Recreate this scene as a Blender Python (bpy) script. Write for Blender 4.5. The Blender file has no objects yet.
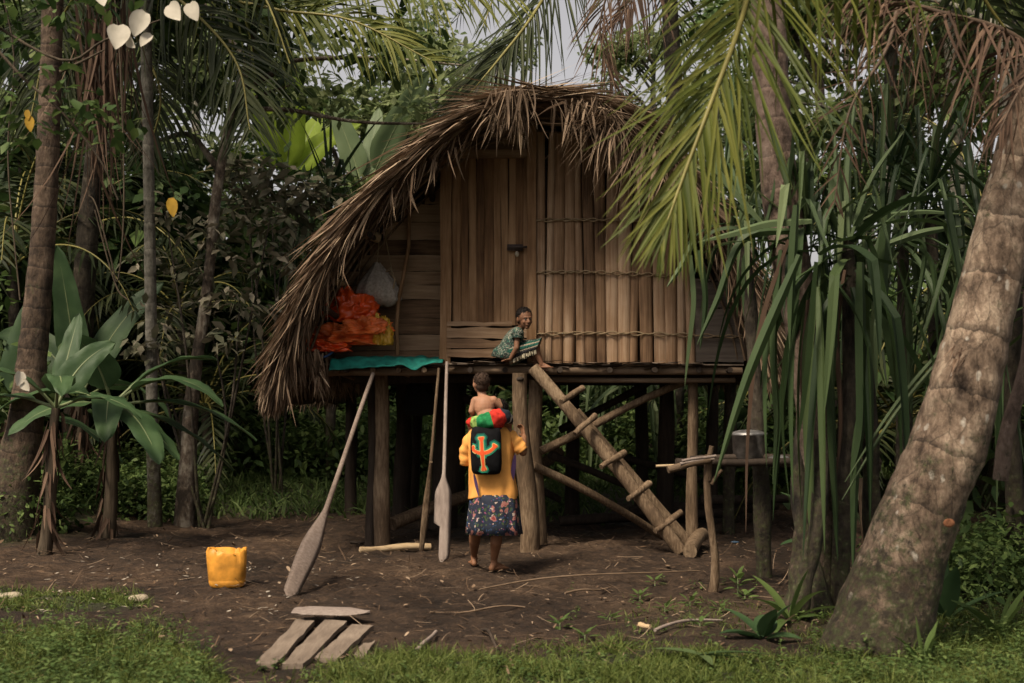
import bpy, math, random
import numpy as np
from mathutils import Vector, noise as mnoise
random.seed(7)
R = np.random.default_rng(7)
S = bpy.context.scene
COL = S.collection
# ---------------------------------------------------------------- camera
TILT = math.atan(58.5 / 1280.0)
CAMZ = 1.5
cam_data = bpy.data.cameras.new("camera")
cam = bpy.data.objects.new("camera", cam_data)
COL.objects.link(cam)
cam.location = (0, 0, CAMZ)
cam.rotation_euler = (math.pi / 2 + TILT, 0, 0)
cam_data.sensor_width = 36
cam_data.lens = 45
cam_data.clip_end = 1500
cam_data.dof.use_dof = True
cam_data.dof.focus_distance = 12.6
cam_data.dof.aperture_fstop = 2.6
S.camera = cam
# ---------------------------------------------------------------- light
SUN_EL, SUN_AZ = 54.0, -38.0      # azimuth measured from behind the camera, towards the left
w = bpy.data.worlds.new("World"); S.world = w; w.use_nodes = True
wn = w.node_tree.nodes; wl = w.node_tree.links
bg = wn["Background"]
sky = wn.new("ShaderNodeTexSky"); sky.sky_type = 'NISHITA'; sky.sun_disc = False
sky.sun_elevation = math.radians(SUN_EL)
sky.sun_rotation = math.radians(180 - SUN_AZ)
sky.air_density = 1.0; sky.dust_density = 4.0
hs = wn.new("ShaderNodeHueSaturation"); hs.inputs['Saturation'].default_value = 0.22
mx = wn.new("ShaderNodeMix"); mx.data_type = 'RGBA'; mx.blend_type = 'MULTIPLY'; mx.inputs[0].default_value = 1.0
mx.inputs[7].default_value = (1.0, 0.93, 0.89, 1)
wl.new(sky.outputs[0], hs.inputs['Color']); wl.new(hs.outputs[0], mx.inputs[6]); wl.new(mx.outputs[2], bg.inputs[0])
bg.inputs[1].default_value = 0.1
sun_d = bpy.data.lights.new("sun", 'SUN'); sun_d.energy = 3.6; sun_d.angle = math.radians(16); sun_d.color = (1, 0.86, 0.66)
sun = bpy.data.objects.new("sun", sun_d); COL.objects.link(sun)
_el = math.radians(SUN_EL); _az = math.radians(SUN_AZ)
sdir = Vector((math.sin(_az) * math.cos(_el), -math.cos(_az) * math.cos(_el), math.sin(_el)))
sun.rotation_euler = sdir.to_track_quat('Z', 'Y').to_euler()
S.view_settings.view_transform = 'Standard'
S.view_settings.look = 'None'
S.view_settings.exposure = 0.72
S.view_settings.gamma = 1
S.render.engine = 'CYCLES'
S.cycles.max_bounces = 5
S.cycles.transparent_max_bounces = 4
S.cycles.use_denoising = True

# ---------------------------------------------------------------- helpers
ct, st = math.cos(TILT), math.sin(TILT)
def P(px, py, D):
    x = (px - 512) / 1280.0; y = (341.5 - py) / 1280.0
    s = D / (ct - y * st)
    return np.array([x * s, D, CAMZ + s * (y * ct + st)])
def sstep(a, b, x):
    t = np.clip((x - a) / (b - a), 0, 1); return t * t * (3 - 2 * t)
def terr(x, y):
    x = np.asarray(x, float); y = np.asarray(y, float)
    h = 0.42 * sstep(15.5, 22, y) + 0.25 * sstep(-3.2, -6.5, x) * sstep(12, 16, y)
    h = h + 1.5 * sstep(22, 60, y)
    h = h + 0.03 * np.sin(x * 1.3 + 0.5) * np.sin(y * 1.1) + 0.012 * np.sin(x * 4.1 + y * 2.3) * np.sin(y * 3.7 - x)
    return h
def G(px, py):
    D = 1280 * CAMZ / max(py - 400, 12)
    for _ in range(30):
        p = P(px, py, D); hz = float(terr(p[0], D))
        D = D + (p[2] - hz) * 1280 / max(py - 400, 12) * 0.6
    p = P(px, py, D); p[2] = float(terr(p[0], D)); return p
def nrm(v):
    return v / np.maximum(np.linalg.norm(v, axis=-1, keepdims=True), 1e-9)
def wloc(o):
    v = Vector((0, 0, 0))
    while o: v = v + o.location; o = o.parent
    return np.array(v)

class MB:
    """collects numpy vertex/face blocks; all faces quads or ngons"""
    def __init__(s): s.V = []; s.F = []; s.M = []; s.n = 0
    def add(s, V, F, m=0):
        V = np.asarray(V, float).reshape(-1, 3)
        s.V.append(V)
        if isinstance(F, np.ndarray): s.F.append(F + s.n); s.M.append((len(F), m))
        else:
            by = {}
            for f in F: by.setdefault(len(f), []).append(f)
            for k, fs in by.items():
                s.F.append(np.array(fs) + s.n); s.M.append((len(fs), m))
        s.n += len(V); return s
    def build(s, name, mats, parent=None, smooth=True, origin=None):
        V = np.concatenate(s.V)
        o0 = wloc(parent) if parent is not None else (np.array(origin, float) if origin is not None else np.zeros(3))
        me = bpy.data.meshes.new(name)
        me.vertices.add(len(V)); me.vertices.foreach_set('co', (V - o0).astype(np.float32).ravel())
        lt = np.concatenate([np.full(len(f), f.shape[1]) for f in s.F])
        li = np.concatenate([f.ravel() for f in s.F])
        me.loops.add(len(li)); me.loops.foreach_set('vertex_index', li.astype(np.int32))
        me.polygons.add(len(lt)); ls = np.concatenate([[0], np.cumsum(lt)[:-1]])
        me.polygons.foreach_set('loop_start', ls.astype(np.int32))
        me.polygons.foreach_set('loop_total', lt.astype(np.int32))
        me.polygons.foreach_set('material_index', np.concatenate([np.full(c, m) for c, m in s.M]).astype(np.int32))
        me.polygons.foreach_set('use_smooth', np.full(len(lt), bool(smooth)))
        if not isinstance(mats, (list, tuple)): mats = [mats]
        for m in mats: me.materials.append(m)
        me.update(calc_edges=True); me.validate()
        o = bpy.data.objects.new(name, me); COL.objects.link(o)
        if parent is not None: o.parent = parent
        else: o.location = o0
        return o
    # --- shapes
    def tube(s, pts, rad, n=8, m=0, cap=True, wob=0.0, ell=1.0, seed=0):
        pts = np.asarray(pts, float); k = len(pts)
        rad = np.full(k, rad) if np.isscalar(rad) else np.asarray(rad, float)
        T = nrm(np.gradient(pts, axis=0))
        a = np.array([0, 0, 1.0]) if abs(T[0][2]) < 0.9 else np.array([1.0, 0, 0])
        u = nrm(np.cross(T[0], a)); V = []
        rr = np.random.default_rng(seed + k)
        ph = rr.uniform(0, 6.28, 4)
        for i in range(k):
            u = nrm(u - T[i] * np.dot(u, T[i])); v = np.cross(T[i], u)
            th = np.arange(n) * 2 * math.pi / n
            r = rad[i] * (1 + wob * (np.sin(th * 2 + ph[0] + i * .7) * .5 + np.sin(th * 3 + ph[1] - i * .9) * .5 + math.sin(i * 1.7 + ph[2]) * .6))
            V.append(pts[i] + np.outer(np.cos(th) * r, u) + np.outer(np.sin(th) * r * ell, v))
        V = np.concatenate(V)
        i = np.arange(k - 1)[:, None] * n; j = np.arange(n)[None, :]; j2 = (j + 1) % n
        F = np.stack([i + j, i + j2, i + n + j2, i + n + j], -1).reshape(-1, 4)
        s.add(V, F, m)
        if cap:
            s.add(V[:n], [list(range(n))[::-1]], m); s.add(V[-n:], [list(range(n))], m)
        return s
    def log(s, a, b, r0, r1=None, n=10, m=0, wob=.08, bend=.02, k=7, seed=0):
        a = np.array(a, float); b = np.array(b, float); r1 = r0 if r1 is None else r1
        t = np.linspace(0, 1, k)[:, None]; L = np.linalg.norm(b - a)
        rr = np.random.default_rng(seed + 11)
        off = np.sin(t * math.pi) * rr.normal(0, 1, 3) * bend * L + np.sin(t * 6.28) * rr.normal(0, .4, 3) * bend * L
        return s.tube(a + (b - a) * t + off, r0 + (r1 - r0) * t[:, 0], n, m, True, wob, seed=seed)
    def box(s, c, sz, m=0, rot=None, jit=0.0):
        c = np.array(c, float); h = np.array(sz, float) / 2
        V = np.array([[x, y, z] for x in (-1, 1) for y in (-1, 1) for z in (-1, 1)], float) * h
        if jit: V = V + R.normal(0, jit, V.shape)
        if rot is not None: V = V @ np.array(rot).T
        F = [[0, 1, 3, 2], [4, 6, 7, 5], [0, 4, 5, 1], [2, 3, 7, 6], [0, 2, 6, 4], [1, 5, 7, 3]]
        return s.add(V + c, F, m)
    def loft(s, rings, m=0, cap=True):
        rings = [np.asarray(r, float) for r in rings]; n = len(rings[0]); k = len(rings)
        V = np.concatenate(rings)
        i = np.arange(k - 1)[:, None] * n; j = np.arange(n)[None, :]; j2 = (j + 1) % n
        F = np.stack([i + j, i + j2, i + n + j2, i + n + j], -1).reshape(-1, 4)
        s.add(V, F, m)
        if cap: s.add(rings[0], [list(range(n))[::-1]], m); s.add(rings[-1], [list(range(n))], m)
        return s
    def ell(s, c, r, m=0, nu=16, nv=10, rot=None, fn=None):
        rings = []
        V = []
        for i in range(nv + 1):
            ph = math.pi * (0.02 + 0.96 * i / nv)
            th = np.arange(nu) * 2 * math.pi / nu
            q = np.stack([np.sin(ph) * np.cos(th), np.sin(ph) * np.sin(th), np.full(nu, -math.cos(ph))], -1)
            if fn: q = fn(q)
            q = q * np.array(r)
            if rot is not None: q = q @ np.array(rot).T
            rings.append(q + np.array(c))
        return s.loft(rings, m)
    def rib(s, Pp, D, L, W, m=0, droop=0.0, segs=4, prof='blade', fold=0.0, N=None, roll=0.0, rng=None, curl=0.0, kink=None, kd=1.2):
        rng = rng or R
        Pp = np.atleast_2d(Pp).astype(float); n = len(Pp)
        D = nrm(np.broadcast_to(np.asarray(D, float), (n, 3)).copy())
        L = np.broadcast_to(np.asarray(L, float), (n,)); W = np.broadcast_to(np.asarray(W, float), (n,))
        droop = np.broadcast_to(np.asarray(droop, float), (n,))
        if N is None: N = np.array([0, 0, 1.0]) + rng.normal(0, .12, (n, 3))
        else: N = np.broadcast_to(np.asarray(N, float), (n, 3))
        side = nrm(np.cross(D, N) + 1e-6)
        if np.any(roll):
            a = rng.normal(0, 1, n)[:, None] * roll
            nn = np.cross(side, D); side = side * np.cos(a) + nn * np.sin(a)
        step = (L / segs)[:, None]; p = Pp.copy(); d = D.copy()
        g = np.array([0, 0, -1.0]); cdir = rng.normal(0, 1, (n, 3)) * curl
        rows = []
        for i in range(segs + 1):
            t = i / segs
            if prof == 'leaf': wv = math.sin(math.pi * min(1, (t * .92 + .06)) ** 0.8) ** .8
            elif prof == 'strap': wv = min(1, .55 + t * 2) * (1 - t ** 3) + .02
            elif prof == 'flat': wv = 1.0
            elif prof == 'banana': wv = (min(1, (t + .02) / .22) ** .6) * (max(0, 1 - t) ** .45) * 1.0 + .02
            elif prof == 'leaflet': wv = min(1, .45 + t * 3) * (1 - t) ** .7 + .04
            else: wv = (1 - t) ** .8 + .05
            hw = (W * wv * .5)[:, None]
            sd = nrm(side - d * np.sum(side * d, 1)[:, None])
            if fold:
                nn = np.cross(sd, d)
                rows.append(np.stack([p - sd * hw + nn * hw * fold, p, p + sd * hw + nn * hw * fold], 1))
            else: rows.append(np.stack([p - sd * hw, p + sd * hw], 1))
            d = nrm(d + g * droop[:, None] * step + cdir * step)
            if kink is not None: d = nrm(d + g * kd * (np.abs(t - kink) < .5 / segs + 1e-6)[:, None])
            p = p + d * step
        c = 3 if fold else 2
        V = np.stack(rows, 1)            # n, segs+1, c, 3
        base = (np.arange(n) * (segs + 1) * c)[:, None, None]
        i = np.arange(segs)[None, :, None] * c; j = np.arange(c - 1)[None, None, :]
        a = base + i + j
        F = np.stack([a, a + 1, a + 1 + c, a + c], -1).reshape(-1, 4)
        return s.add(V.reshape(-1, 3), F, m)

def catmull(pts, n):
    pts = np.asarray(pts, float); q = np.vstack([2 * pts[0] - pts[1], pts, 2 * pts[-1] - pts[-2]])
    out = []
    k = len(pts) - 1
    for u in np.linspace(0, k, n):
        i = min(int(u), k - 1); t = u - i
        p0, p1, p2, p3 = q[i], q[i + 1], q[i + 2], q[i + 3]
        out.append(.5 * ((2 * p1) + (-p0 + p2) * t + (2 * p0 - 5 * p1 + 4 * p2 - p3) * t * t + (-p0 + 3 * p1 - 3 * p2 + p3) * t ** 3))
    return np.array(out)
def PP(lst): return [P(*a) for a in lst]

def thing(name, loc, label, cat, group=None):
    o = bpy.data.objects.new(name, None); COL.objects.link(o); o.empty_display_size = .1
    o.location = tuple(float(c) for c in loc); o['label'] = label; o['category'] = cat
    if group: o['group'] = group
    return o
def tag(o, label, cat, group=None, kind=None):
    o['label'] = label; o['category'] = cat
    if group: o['group'] = group
    if kind: o['kind'] = kind
    return o
def copy_tree(o, parent=None):
    c = o.copy(); COL.objects.link(c)
    if parent is not None: c.parent = parent
    for ch in list(o.children): copy_tree(ch, c)
    return c

# ---------------------------------------------------------------- materials
def newmat(name):
    m = bpy.data.materials.new(name); m.use_nodes = True
    return m, m.node_tree.nodes, m.node_tree.links, m.node_tree.nodes['Principled BSDF']
def ramp(ns, cols):
    r = ns.new('ShaderNodeValToRGB'); e = r.color_ramp.elements
    while len(e) < len(cols): e.new(0.5)
    for i, c in enumerate(cols):
        e[i].position = i / (len(cols) - 1) if len(c) == 3 else c[3]
        e[i].color = (c[0], c[1], c[2], 1)
    return r
def leafmat(name, cols, trans=0.3, rough=0.45, nscale=6.0, nmix=0.35):
    m, ns, ls, b = newmat(name)
    g = ns.new('ShaderNodeNewGeometry'); r = ramp(ns, cols)
    nz = ns.new('ShaderNodeTexNoise'); nz.inputs['Scale'].default_value = nscale
    tc = ns.new('ShaderNodeTexCoord'); ls.new(tc.outputs['Object'], nz.inputs['Vector'])
    mm = ns.new('ShaderNodeMath'); mm.operation = 'MULTIPLY_ADD'
    ls.new(nz.outputs[0], mm.inputs[0]); mm.inputs[1].default_value = nmix * 2
    ad = ns.new('ShaderNodeMath'); ad.operation = 'MULTIPLY'; ad.inputs[1].default_value = 1 - nmix * .6
    ls.new(g.outputs['Random Per Island'], ad.inputs[0]); ls.new(ad.outputs[0], mm.inputs[2])
    sb = ns.new('ShaderNodeMath'); sb.operation = 'SUBTRACT'; sb.inputs[1].default_value = nmix * .7
    ls.new(mm.outputs[0], sb.inputs[0]); ls.new(sb.outputs[0], r.inputs[0])
    ls.new(r.outputs[0], b.inputs['Base Color']); b.inputs['Roughness'].default_value = min(.85, rough + .12)
    b.inputs['Specular IOR Level'].default_value = .16
    if name in ('banana_leaf', 'pandanus_leaf', 'pandanus_pale_leaf'): b.inputs['Specular IOR Level'].default_value = .26; b.inputs['Roughness'].default_value = .55
    if trans > 0:
        tr = ns.new('ShaderNodeBsdfTranslucent'); mx = ns.new('ShaderNodeMixShader'); mx.inputs[0].default_value = trans
        ls.new(r.outputs[0], tr.inputs[0]); ls.new(b.outputs[0], mx.inputs[1]); ls.new(tr.outputs[0], mx.inputs[2])
        ls.new(mx.outputs[0], ns['Material Output'].inputs[0])
    return m
def woodmat(name, cols, scale=(25, 25, 2.5), rough=.8, bump=.4, island=.45, blotch=1.2, spec=.25, knots=True):
    m, ns, ls, b = newmat(name)
    tc = ns.new('ShaderNodeTexCoord'); g = ns.new('ShaderNodeNewGeometry')
    ad = ns.new('ShaderNodeVectorMath'); ad.operation = 'MULTIPLY_ADD'
    cb = ns.new('ShaderNodeCombineXYZ')
    for i in range(3): ls.new(g.outputs['Random Per Island'], cb.inputs[i])
    ad.inputs[1].default_value = (7, 7, 7); ls.new(cb.outputs[0], ad.inputs[0]); ls.new(tc.outputs['Object'], ad.inputs[2])
    mp = ns.new('ShaderNodeMapping'); mp.inputs['Scale'].default_value = scale; ls.new(ad.outputs[0], mp.inputs[0])
    n1 = ns.new('ShaderNodeTexNoise'); n1.inputs['Scale'].default_value = 1; n1.inputs['Detail'].default_value = 6; n1.inputs['Roughness'].default_value = .65
    ls.new(mp.outputs[0], n1.inputs['Vector'])
    n2 = ns.new('ShaderNodeTexNoise'); n2.inputs['Scale'].default_value = blotch * 1.6; n2.inputs['Detail'].default_value = 4
    ls.new(ad.outputs[0], n2.inputs['Vector'])
    def math_(op, a, bv, c=None):
        x = ns.new('ShaderNodeMath'); x.operation = op
        for i, q in enumerate((a, bv, c)):
            if q is None: continue
            if isinstance(q, (int, float)): x.inputs[i].default_value = q
            else: ls.new(q, x.inputs[i])
        return x.outputs[0]
    f = math_('MULTIPLY_ADD', n1.outputs[0], 1.1, -.3)
    f = math_('MULTIPLY_ADD', n2.outputs[0], .9, f)
    f = math_('MULTIPLY_ADD', g.outputs['Random Per Island'], island, f)
    f = math_('SUBTRACT', f, .2 + island * .4)
    r = ramp(ns, cols); ls.new(f, r.inputs[0]); ls.new(r.outputs[0], b.inputs['Base Color'])
    b.inputs['Roughness'].default_value = rough; b.inputs['Specular IOR Level'].default_value = spec
    bp = ns.new('ShaderNodeBump'); bp.inputs['Strength'].default_value = bump; bp.inputs['Distance'].default_value = .02
    ls.new(n1.outputs[0], bp.inputs['Height']); ls.new(bp.outputs[0], b.inputs['Normal'])
    return m
def plain(name, col, rough=.6, spec=.3, var=.15, nscale=9, bump=0, metal=0):
    m, ns, ls, b = newmat(name)
    tc = ns.new('ShaderNodeTexCoord'); nz = ns.new('ShaderNodeTexNoise'); nz.inputs['Scale'].default_value = nscale; nz.inputs['Detail'].default_value = 5
    ls.new(tc.outputs['Object'], nz.inputs['Vector'])
    c = np.array(col); r = ramp(ns, [(*(c * (1 - var * 1.6)), .3), (*np.minimum(c * (1 + var), 1), .7)])
    ls.new(nz.outputs[0], r.inputs[0]); ls.new(r.outputs[0], b.inputs['Base Color'])
    b.inputs['Roughness'].default_value = rough; b.inputs['Specular IOR Level'].default_value = spec; b.inputs['Metallic'].default_value = metal
    if bump:
        bp = ns.new('ShaderNodeBump'); bp.inputs['Strength'].default_value = bump; bp.inputs['Distance'].default_value = .01
        ls.new(nz.outputs[0], bp.inputs['Height']); ls.new(bp.outputs[0], b.inputs['Normal'])
    return m
M = {}
M['leaf_dark'] = leafmat('leaf_dark', [(.012, .026, .009), (.035, .065, .02), (.08, .12, .035)], .3)
M['leaf_mid'] = leafmat('leaf_mid', [(.02, .042, .012), (.06, .1, .028), (.13, .18, .055)], .3)
M['leaf_far'] = leafmat('leaf_far', [(.06, .095, .035), (.16, .2, .08), (.3, .34, .17)], .55)  # paled tones: the lit, hazy distance is put into the leaf colour
M['leaf_grey'] = leafmat('leaf_grey', [(.04, .05, .026), (.13, .125, .08), (.28, .24, .18)], .2, .5)
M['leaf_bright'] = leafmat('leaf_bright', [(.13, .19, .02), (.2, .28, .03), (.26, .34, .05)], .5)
M['banana'] = leafmat('banana_leaf', [(.014, .034, .013), (.034, .068, .026), (.075, .125, .05)], .22, .3, 4, .5)
M['white_leaf'] = leafmat('white_bract', [(.33, .3, .24), (.5, .46, .38), (.62, .57, .48)], .3, .6, 14, .6)
M['yellow_leaf'] = leafmat('yellow_leaf', [(.2, .12, .015), (.42, .25, .03)], .3, .6, 20, .6)
M['coco_leaf'] = leafmat('coconut_leaflet', [(.045, .062, .012), (.1, .12, .022), (.2, .2, .048)], .35, .4, 3, .2)
M['coco_dark'] = leafmat('coconut_leaflet_dark', [(.01, .016, .007), (.026, .036, .013), (.06, .07, .028)], .25, .4, 3, .2)
M['dead_pale'] = leafmat('dry_palm_leaf', [(.09, .062, .042), (.22, .155, .105), (.42, .32, .22)], .15, .7, 3, .25)
M['dead_leaf'] = leafmat('dead_frond', [(.035, .022, .015), (.09, .055, .038), (.19, .125, .085)], .12, .7, 3, .2)
M['pandan'] = leafmat('pandanus_leaf', [(.012, .026, .009), (.032, .058, .02), (.085, .12, .045)], .2, .33, 2, .2)
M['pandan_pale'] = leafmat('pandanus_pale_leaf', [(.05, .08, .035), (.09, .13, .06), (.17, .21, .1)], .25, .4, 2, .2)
M['thatch'] = leafmat('thatch', [(.035, .022, .014), (.12, .078, .05), (.22, .155, .105), (.38, .29, .2)], .1, .75, 2.5, .3)
M['thatch_core'] = woodmat('thatch_core', [(.012, .008, .005), (.05, .032, .02), (.11, .07, .045)], (9, 9, 30), bump=.8)
M['grass'] = leafmat('grass', [(.045, .065, .014), (.09, .12, .026), (.18, .2, .06)], .3, .5, 1.5, .35)
M['weed'] = leafmat('weed_leaf', [(.03, .055, .016), (.07, .11, .03), (.14, .185, .06)], .3, .5, 2, .3)
M['litter'] = leafmat('litter', [(.05, .032, .02), (.12, .075, .045), (.3, .22, .15)], .05, .7, 3, .1)
M['wood_wall'] = woodmat('wall_wood', [(.05, .024, .011), (.19, .104, .05), (.36, .225, .125)], (30, 30, 2), island=.6)
M['wood_wall_h'] = woodmat('wall_wood_horizontal', [(.05, .027, .015), (.2, .122, .07), (.38, .265, .17)], (2, 30, 30), island=.6)
M['wood_bark'] = woodmat('bark_slat', [(.06, .032, .017), (.27, .165, .094), (.5, .36, .245)], (45, 20, 1.3), island=.7)
M['wood_pole'] = woodmat('pole_wood', [(.015, .011, .007), (.11, .072, .043), (.33, .24, .155)], (45, 45, 7), island=.25, bump=.9)
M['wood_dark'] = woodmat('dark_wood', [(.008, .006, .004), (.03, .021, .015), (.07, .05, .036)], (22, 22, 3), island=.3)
M['wood_pole_h'] = woodmat('pole_wood_horizontal', [(.04, .028, .018), (.13, .088, .056), (.24, .17, .115)], (3, 22, 22), island=.25, bump=.6)
M['wood_grey'] = woodmat('paddle_wood', [(.09, .068, .058), (.22, .175, .15), (.36, .3, .26)], (40, 40, 3), island=.15, bump=.25)
M['paddle_dark'] = woodmat('paddle_dark_wood', [(.05, .036, .028), (.14, .105, .085), (.25, .2, .17)], (40, 40, 3), island=.15, bump=.25)
M['plank_grey'] = woodmat('grey_plank', [(.06, .045, .035), (.15, .115, .088), (.25, .2, .155)], (25, 4, 25), island=.25, bump=.5)
M['wood_pale'] = woodmat('pale_wood', [(.2, .13, .07), (.4, .29, .17), (.52, .4, .26)], (3, 22, 22), island=.2)
M['rope'] = woodmat('rope', [(.12, .08, .045), (.26, .19, .11), (.36, .28, .18)], (30, 30, 30))
def palm_bark(name, cols, ringscale, mossy=False, ringdark=.45, ringw=.5):
    m, ns, ls, b = newmat(name)
    tc = ns.new('ShaderNodeTexCoord')
    mp = ns.new('ShaderNodeMapping'); mp.inputs['Scale'].default_value = (20, 20, 9); ls.new(tc.outputs['Object'], mp.inputs[0])
    n1 = ns.new('ShaderNodeTexNoise'); n1.inputs['Scale'].default_value = 1; n1.inputs['Detail'].default_value = 8; n1.inputs['Roughness'].default_value = .7
    ls.new(mp.outputs[0], n1.inputs['Vector'])
    at_ = ns.new('ShaderNodeAttribute'); at_.attribute_name = 'along'; nr_ = ns.new('ShaderNodeTexNoise'); nr_.inputs['Scale'].default_value = 4; nr_.inputs['Detail'].default_value = 5; nr_.inputs['Roughness'].default_value = .6; ls.new(tc.outputs['Object'], nr_.inputs['Vector'])
    f1 = ns.new('ShaderNodeMath'); f1.operation = 'MULTIPLY_ADD'; ls.new(at_.outputs['Fac'], f1.inputs[0]); f1.inputs[1].default_value = ringscale; f2 = ns.new('ShaderNodeMath'); f2.operation = 'MULTIPLY'; ls.new(nr_.outputs[0], f2.inputs[0]); f2.inputs[1].default_value = .55; ls.new(f2.outputs[0], f1.inputs[2])
    wv = ns.new('ShaderNodeMath'); wv.operation = 'FRACT'; ls.new(f1.outputs[0], wv.inputs[0])
    n2 = ns.new('ShaderNodeTexNoise'); n2.inputs['Scale'].default_value = 3.5; n2.inputs['Detail'].default_value = 6; n2.inputs['Roughness'].default_value = .6; ls.new(tc.outputs['Object'], n2.inputs['Vector'])
    a = ns.new('ShaderNodeMath'); a.operation = 'MULTIPLY_ADD'; ls.new(n1.outputs[0], a.inputs[0]); a.inputs[1].default_value = .9
    b2 = ns.new('ShaderNodeMath'); b2.operation = 'MULTIPLY_ADD'; ls.new(n2.outputs[0], b2.inputs[0]); b2.inputs[1].default_value = 1.1; b2.inputs[2].default_value = -.5
    ls.new(b2.outputs[0], a.inputs[2])
    r = ramp(ns, cols); ls.new(a.outputs[0], r.inputs[0])
    rr = ramp(ns, [(ringdark, ringdark, ringdark, 0.0), (1, 1, 1, ringw * .5), (.9, .9, .9, .85), (1.25, 1.25, 1.25, .95)]); ls.new(wv.outputs[0], rr.inputs[0])
    mu = ns.new('ShaderNodeMix'); mu.data_type = 'RGBA'; mu.blend_type = 'MULTIPLY'; mu.inputs[0].default_value = 1
    ls.new(r.outputs[0], mu.inputs[6]); ls.new(rr.outputs[0], mu.inputs[7])
    last = mu.outputs[2]
    if name == 'palm_bark_pale':
        vo = ns.new('ShaderNodeTexVoronoi'); vo.inputs['Scale'].default_value = 11; mpv = ns.new('ShaderNodeMapping'); mpv.inputs['Scale'].default_value = (1, 1, .6)
        nd = ns.new('ShaderNodeMix'); nd.data_type = 'VECTOR'; nd.inputs[0].default_value = .12; ls.new(tc.outputs['Object'], nd.inputs[4]); ls.new(n2.outputs['Color'], nd.inputs[5]); ls.new(nd.outputs[1], mpv.inputs[0]); ls.new(mpv.outputs[0], vo.inputs['Vector'])
        rv_ = ramp(ns, [(1, 1, 1, .13), (0, 0, 0, .2)]); ls.new(vo.outputs['Distance'], rv_.inputs[0])
        mv = ns.new('ShaderNodeMix'); mv.data_type = 'RGBA'; ls.new(rv_.outputs[0], mv.inputs[0]); ls.new(last, mv.inputs[6]); mv.inputs[7].default_value = (.42, .37, .31, 1); last = mv.outputs[2]
        vc = ns.new('ShaderNodeTexVoronoi'); vc.feature = 'DISTANCE_TO_EDGE'; vc.inputs['Scale'].default_value = 5; mpc = ns.new('ShaderNodeMapping'); mpc.inputs['Scale'].default_value = (2.2, 2.2, .7); ls.new(nd.outputs[1], mpc.inputs[0]); ls.new(mpc.outputs[0], vc.inputs['Vector'])
        rc = ramp(ns, [(.35, .35, .35, .0), (1, 1, 1, .035)]); ls.new(vc.outputs['Distance'], rc.inputs[0])
        mc = ns.new('ShaderNodeMix'); mc.data_type = 'RGBA'; mc.blend_type = 'MULTIPLY'; mc.inputs[0].default_value = .8; ls.new(last, mc.inputs[6]); ls.new(rc.outputs[0], mc.inputs[7]); last = mc.outputs[2]
    if mossy:
        n3 = ns.new('ShaderNodeTexNoise'); n3.inputs['Scale'].default_value = 7; n3.inputs['Detail'].default_value = 8; n3.inputs['Roughness'].default_value = .75; ls.new(tc.outputs['Object'], n3.inputs['Vector'])
        sx = ns.new('ShaderNodeSeparateXYZ'); ls.new(tc.outputs['Object'], sx.inputs[0])
        mr = ns.new('ShaderNodeMapRange'); mr.inputs[1].default_value = 0.0; mr.inputs[2].default_value = 1.5; mr.inputs[3].default_value = .17; mr.inputs[4].default_value = -.08; ls.new(sx.outputs[2], mr.inputs[0])
        ad = ns.new('ShaderNodeMath'); ls.new(n3.outputs[0], ad.inputs[0]); ls.new(mr.outputs[0], ad.inputs[1])
        r3 = ramp(ns, [(0, 0, 0, .5), (1, 1, 1, .62)]); ls.new(ad.outputs[0], r3.inputs[0])
        n4 = ns.new('ShaderNodeTexNoise'); n4.inputs['Scale'].default_value = 25; n4.inputs['Detail'].default_value = 4; ls.new(tc.outputs['Object'], n4.inputs['Vector'])
        r4 = ramp(ns, [(.03, .023, .016, .35), (.055, .045, .026, .5), (.045, .055, .018, .6), (.15, .13, .09, .75)]); ls.new(n4.outputs[0], r4.inputs[0])
        m2 = ns.new('ShaderNodeMix'); m2.data_type = 'RGBA'; ls.new(r3.outputs[0], m2.inputs[0]); ls.new(last, m2.inputs[6]); ls.new(r4.outputs[0], m2.inputs[7])
        last = m2.outputs[2]
    ls.new(last, b.inputs['Base Color']); b.inputs['Roughness'].default_value = .8; b.inputs['Specular IOR Level'].default_value = .3
    hh = ns.new('ShaderNodeMath'); hh.operation = 'MULTIPLY_ADD'; ls.new(wv.outputs[0], hh.inputs[0]); hh.inputs[1].default_value = .5; ls.new(n1.outputs[0], hh.inputs[2])
    bp = ns.new('ShaderNodeBump'); bp.inputs['Strength'].default_value = 1.0; bp.inputs['Distance'].default_value = .04
    ls.new(hh.outputs[0], bp.inputs['Height']); ls.new(bp.outputs[0], b.inputs['Normal'])
    return m
M['palm_right'] = palm_bark('palm_bark_pale', [(.055, .036, .024, .3), (.21, .148, .104, .5), (.46, .355, .26, .72)], 2.7, True, .4, .3)
M['palm_left'] = palm_bark('palm_bark_brown', [(.03, .02, .013, .3), (.09, .06, .04, .5), (.19, .135, .095, .75)], 4.6, True, .4, .5)
M['bark_pale'] = palm_bark('bark_pale', [(.05, .045, .035, .3), (.14, .13, .105, .5), (.27, .25, .21, .75)], 3.2, True, .7, .4)
M['bark_red'] = palm_bark('bark_red', [(.06, .04, .03, .3), (.16, .11, .085, .5), (.27, .2, .16, .75)], 4.0, True, .6, .4)
M['bark_dark'] = palm_bark('bark_dark', [(.015, .012, .009, .3), (.045, .035, .025, .5), (.11, .09, .065, .75)], 3.2, True, .7, .4)
M['bark_lichen'] = palm_bark('bark_lichen', [(.03, .022, .015, .35), (.1, .075, .055, .5), (.28, .25, .2, .72)], 1.2, False, .7, .4)
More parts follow.
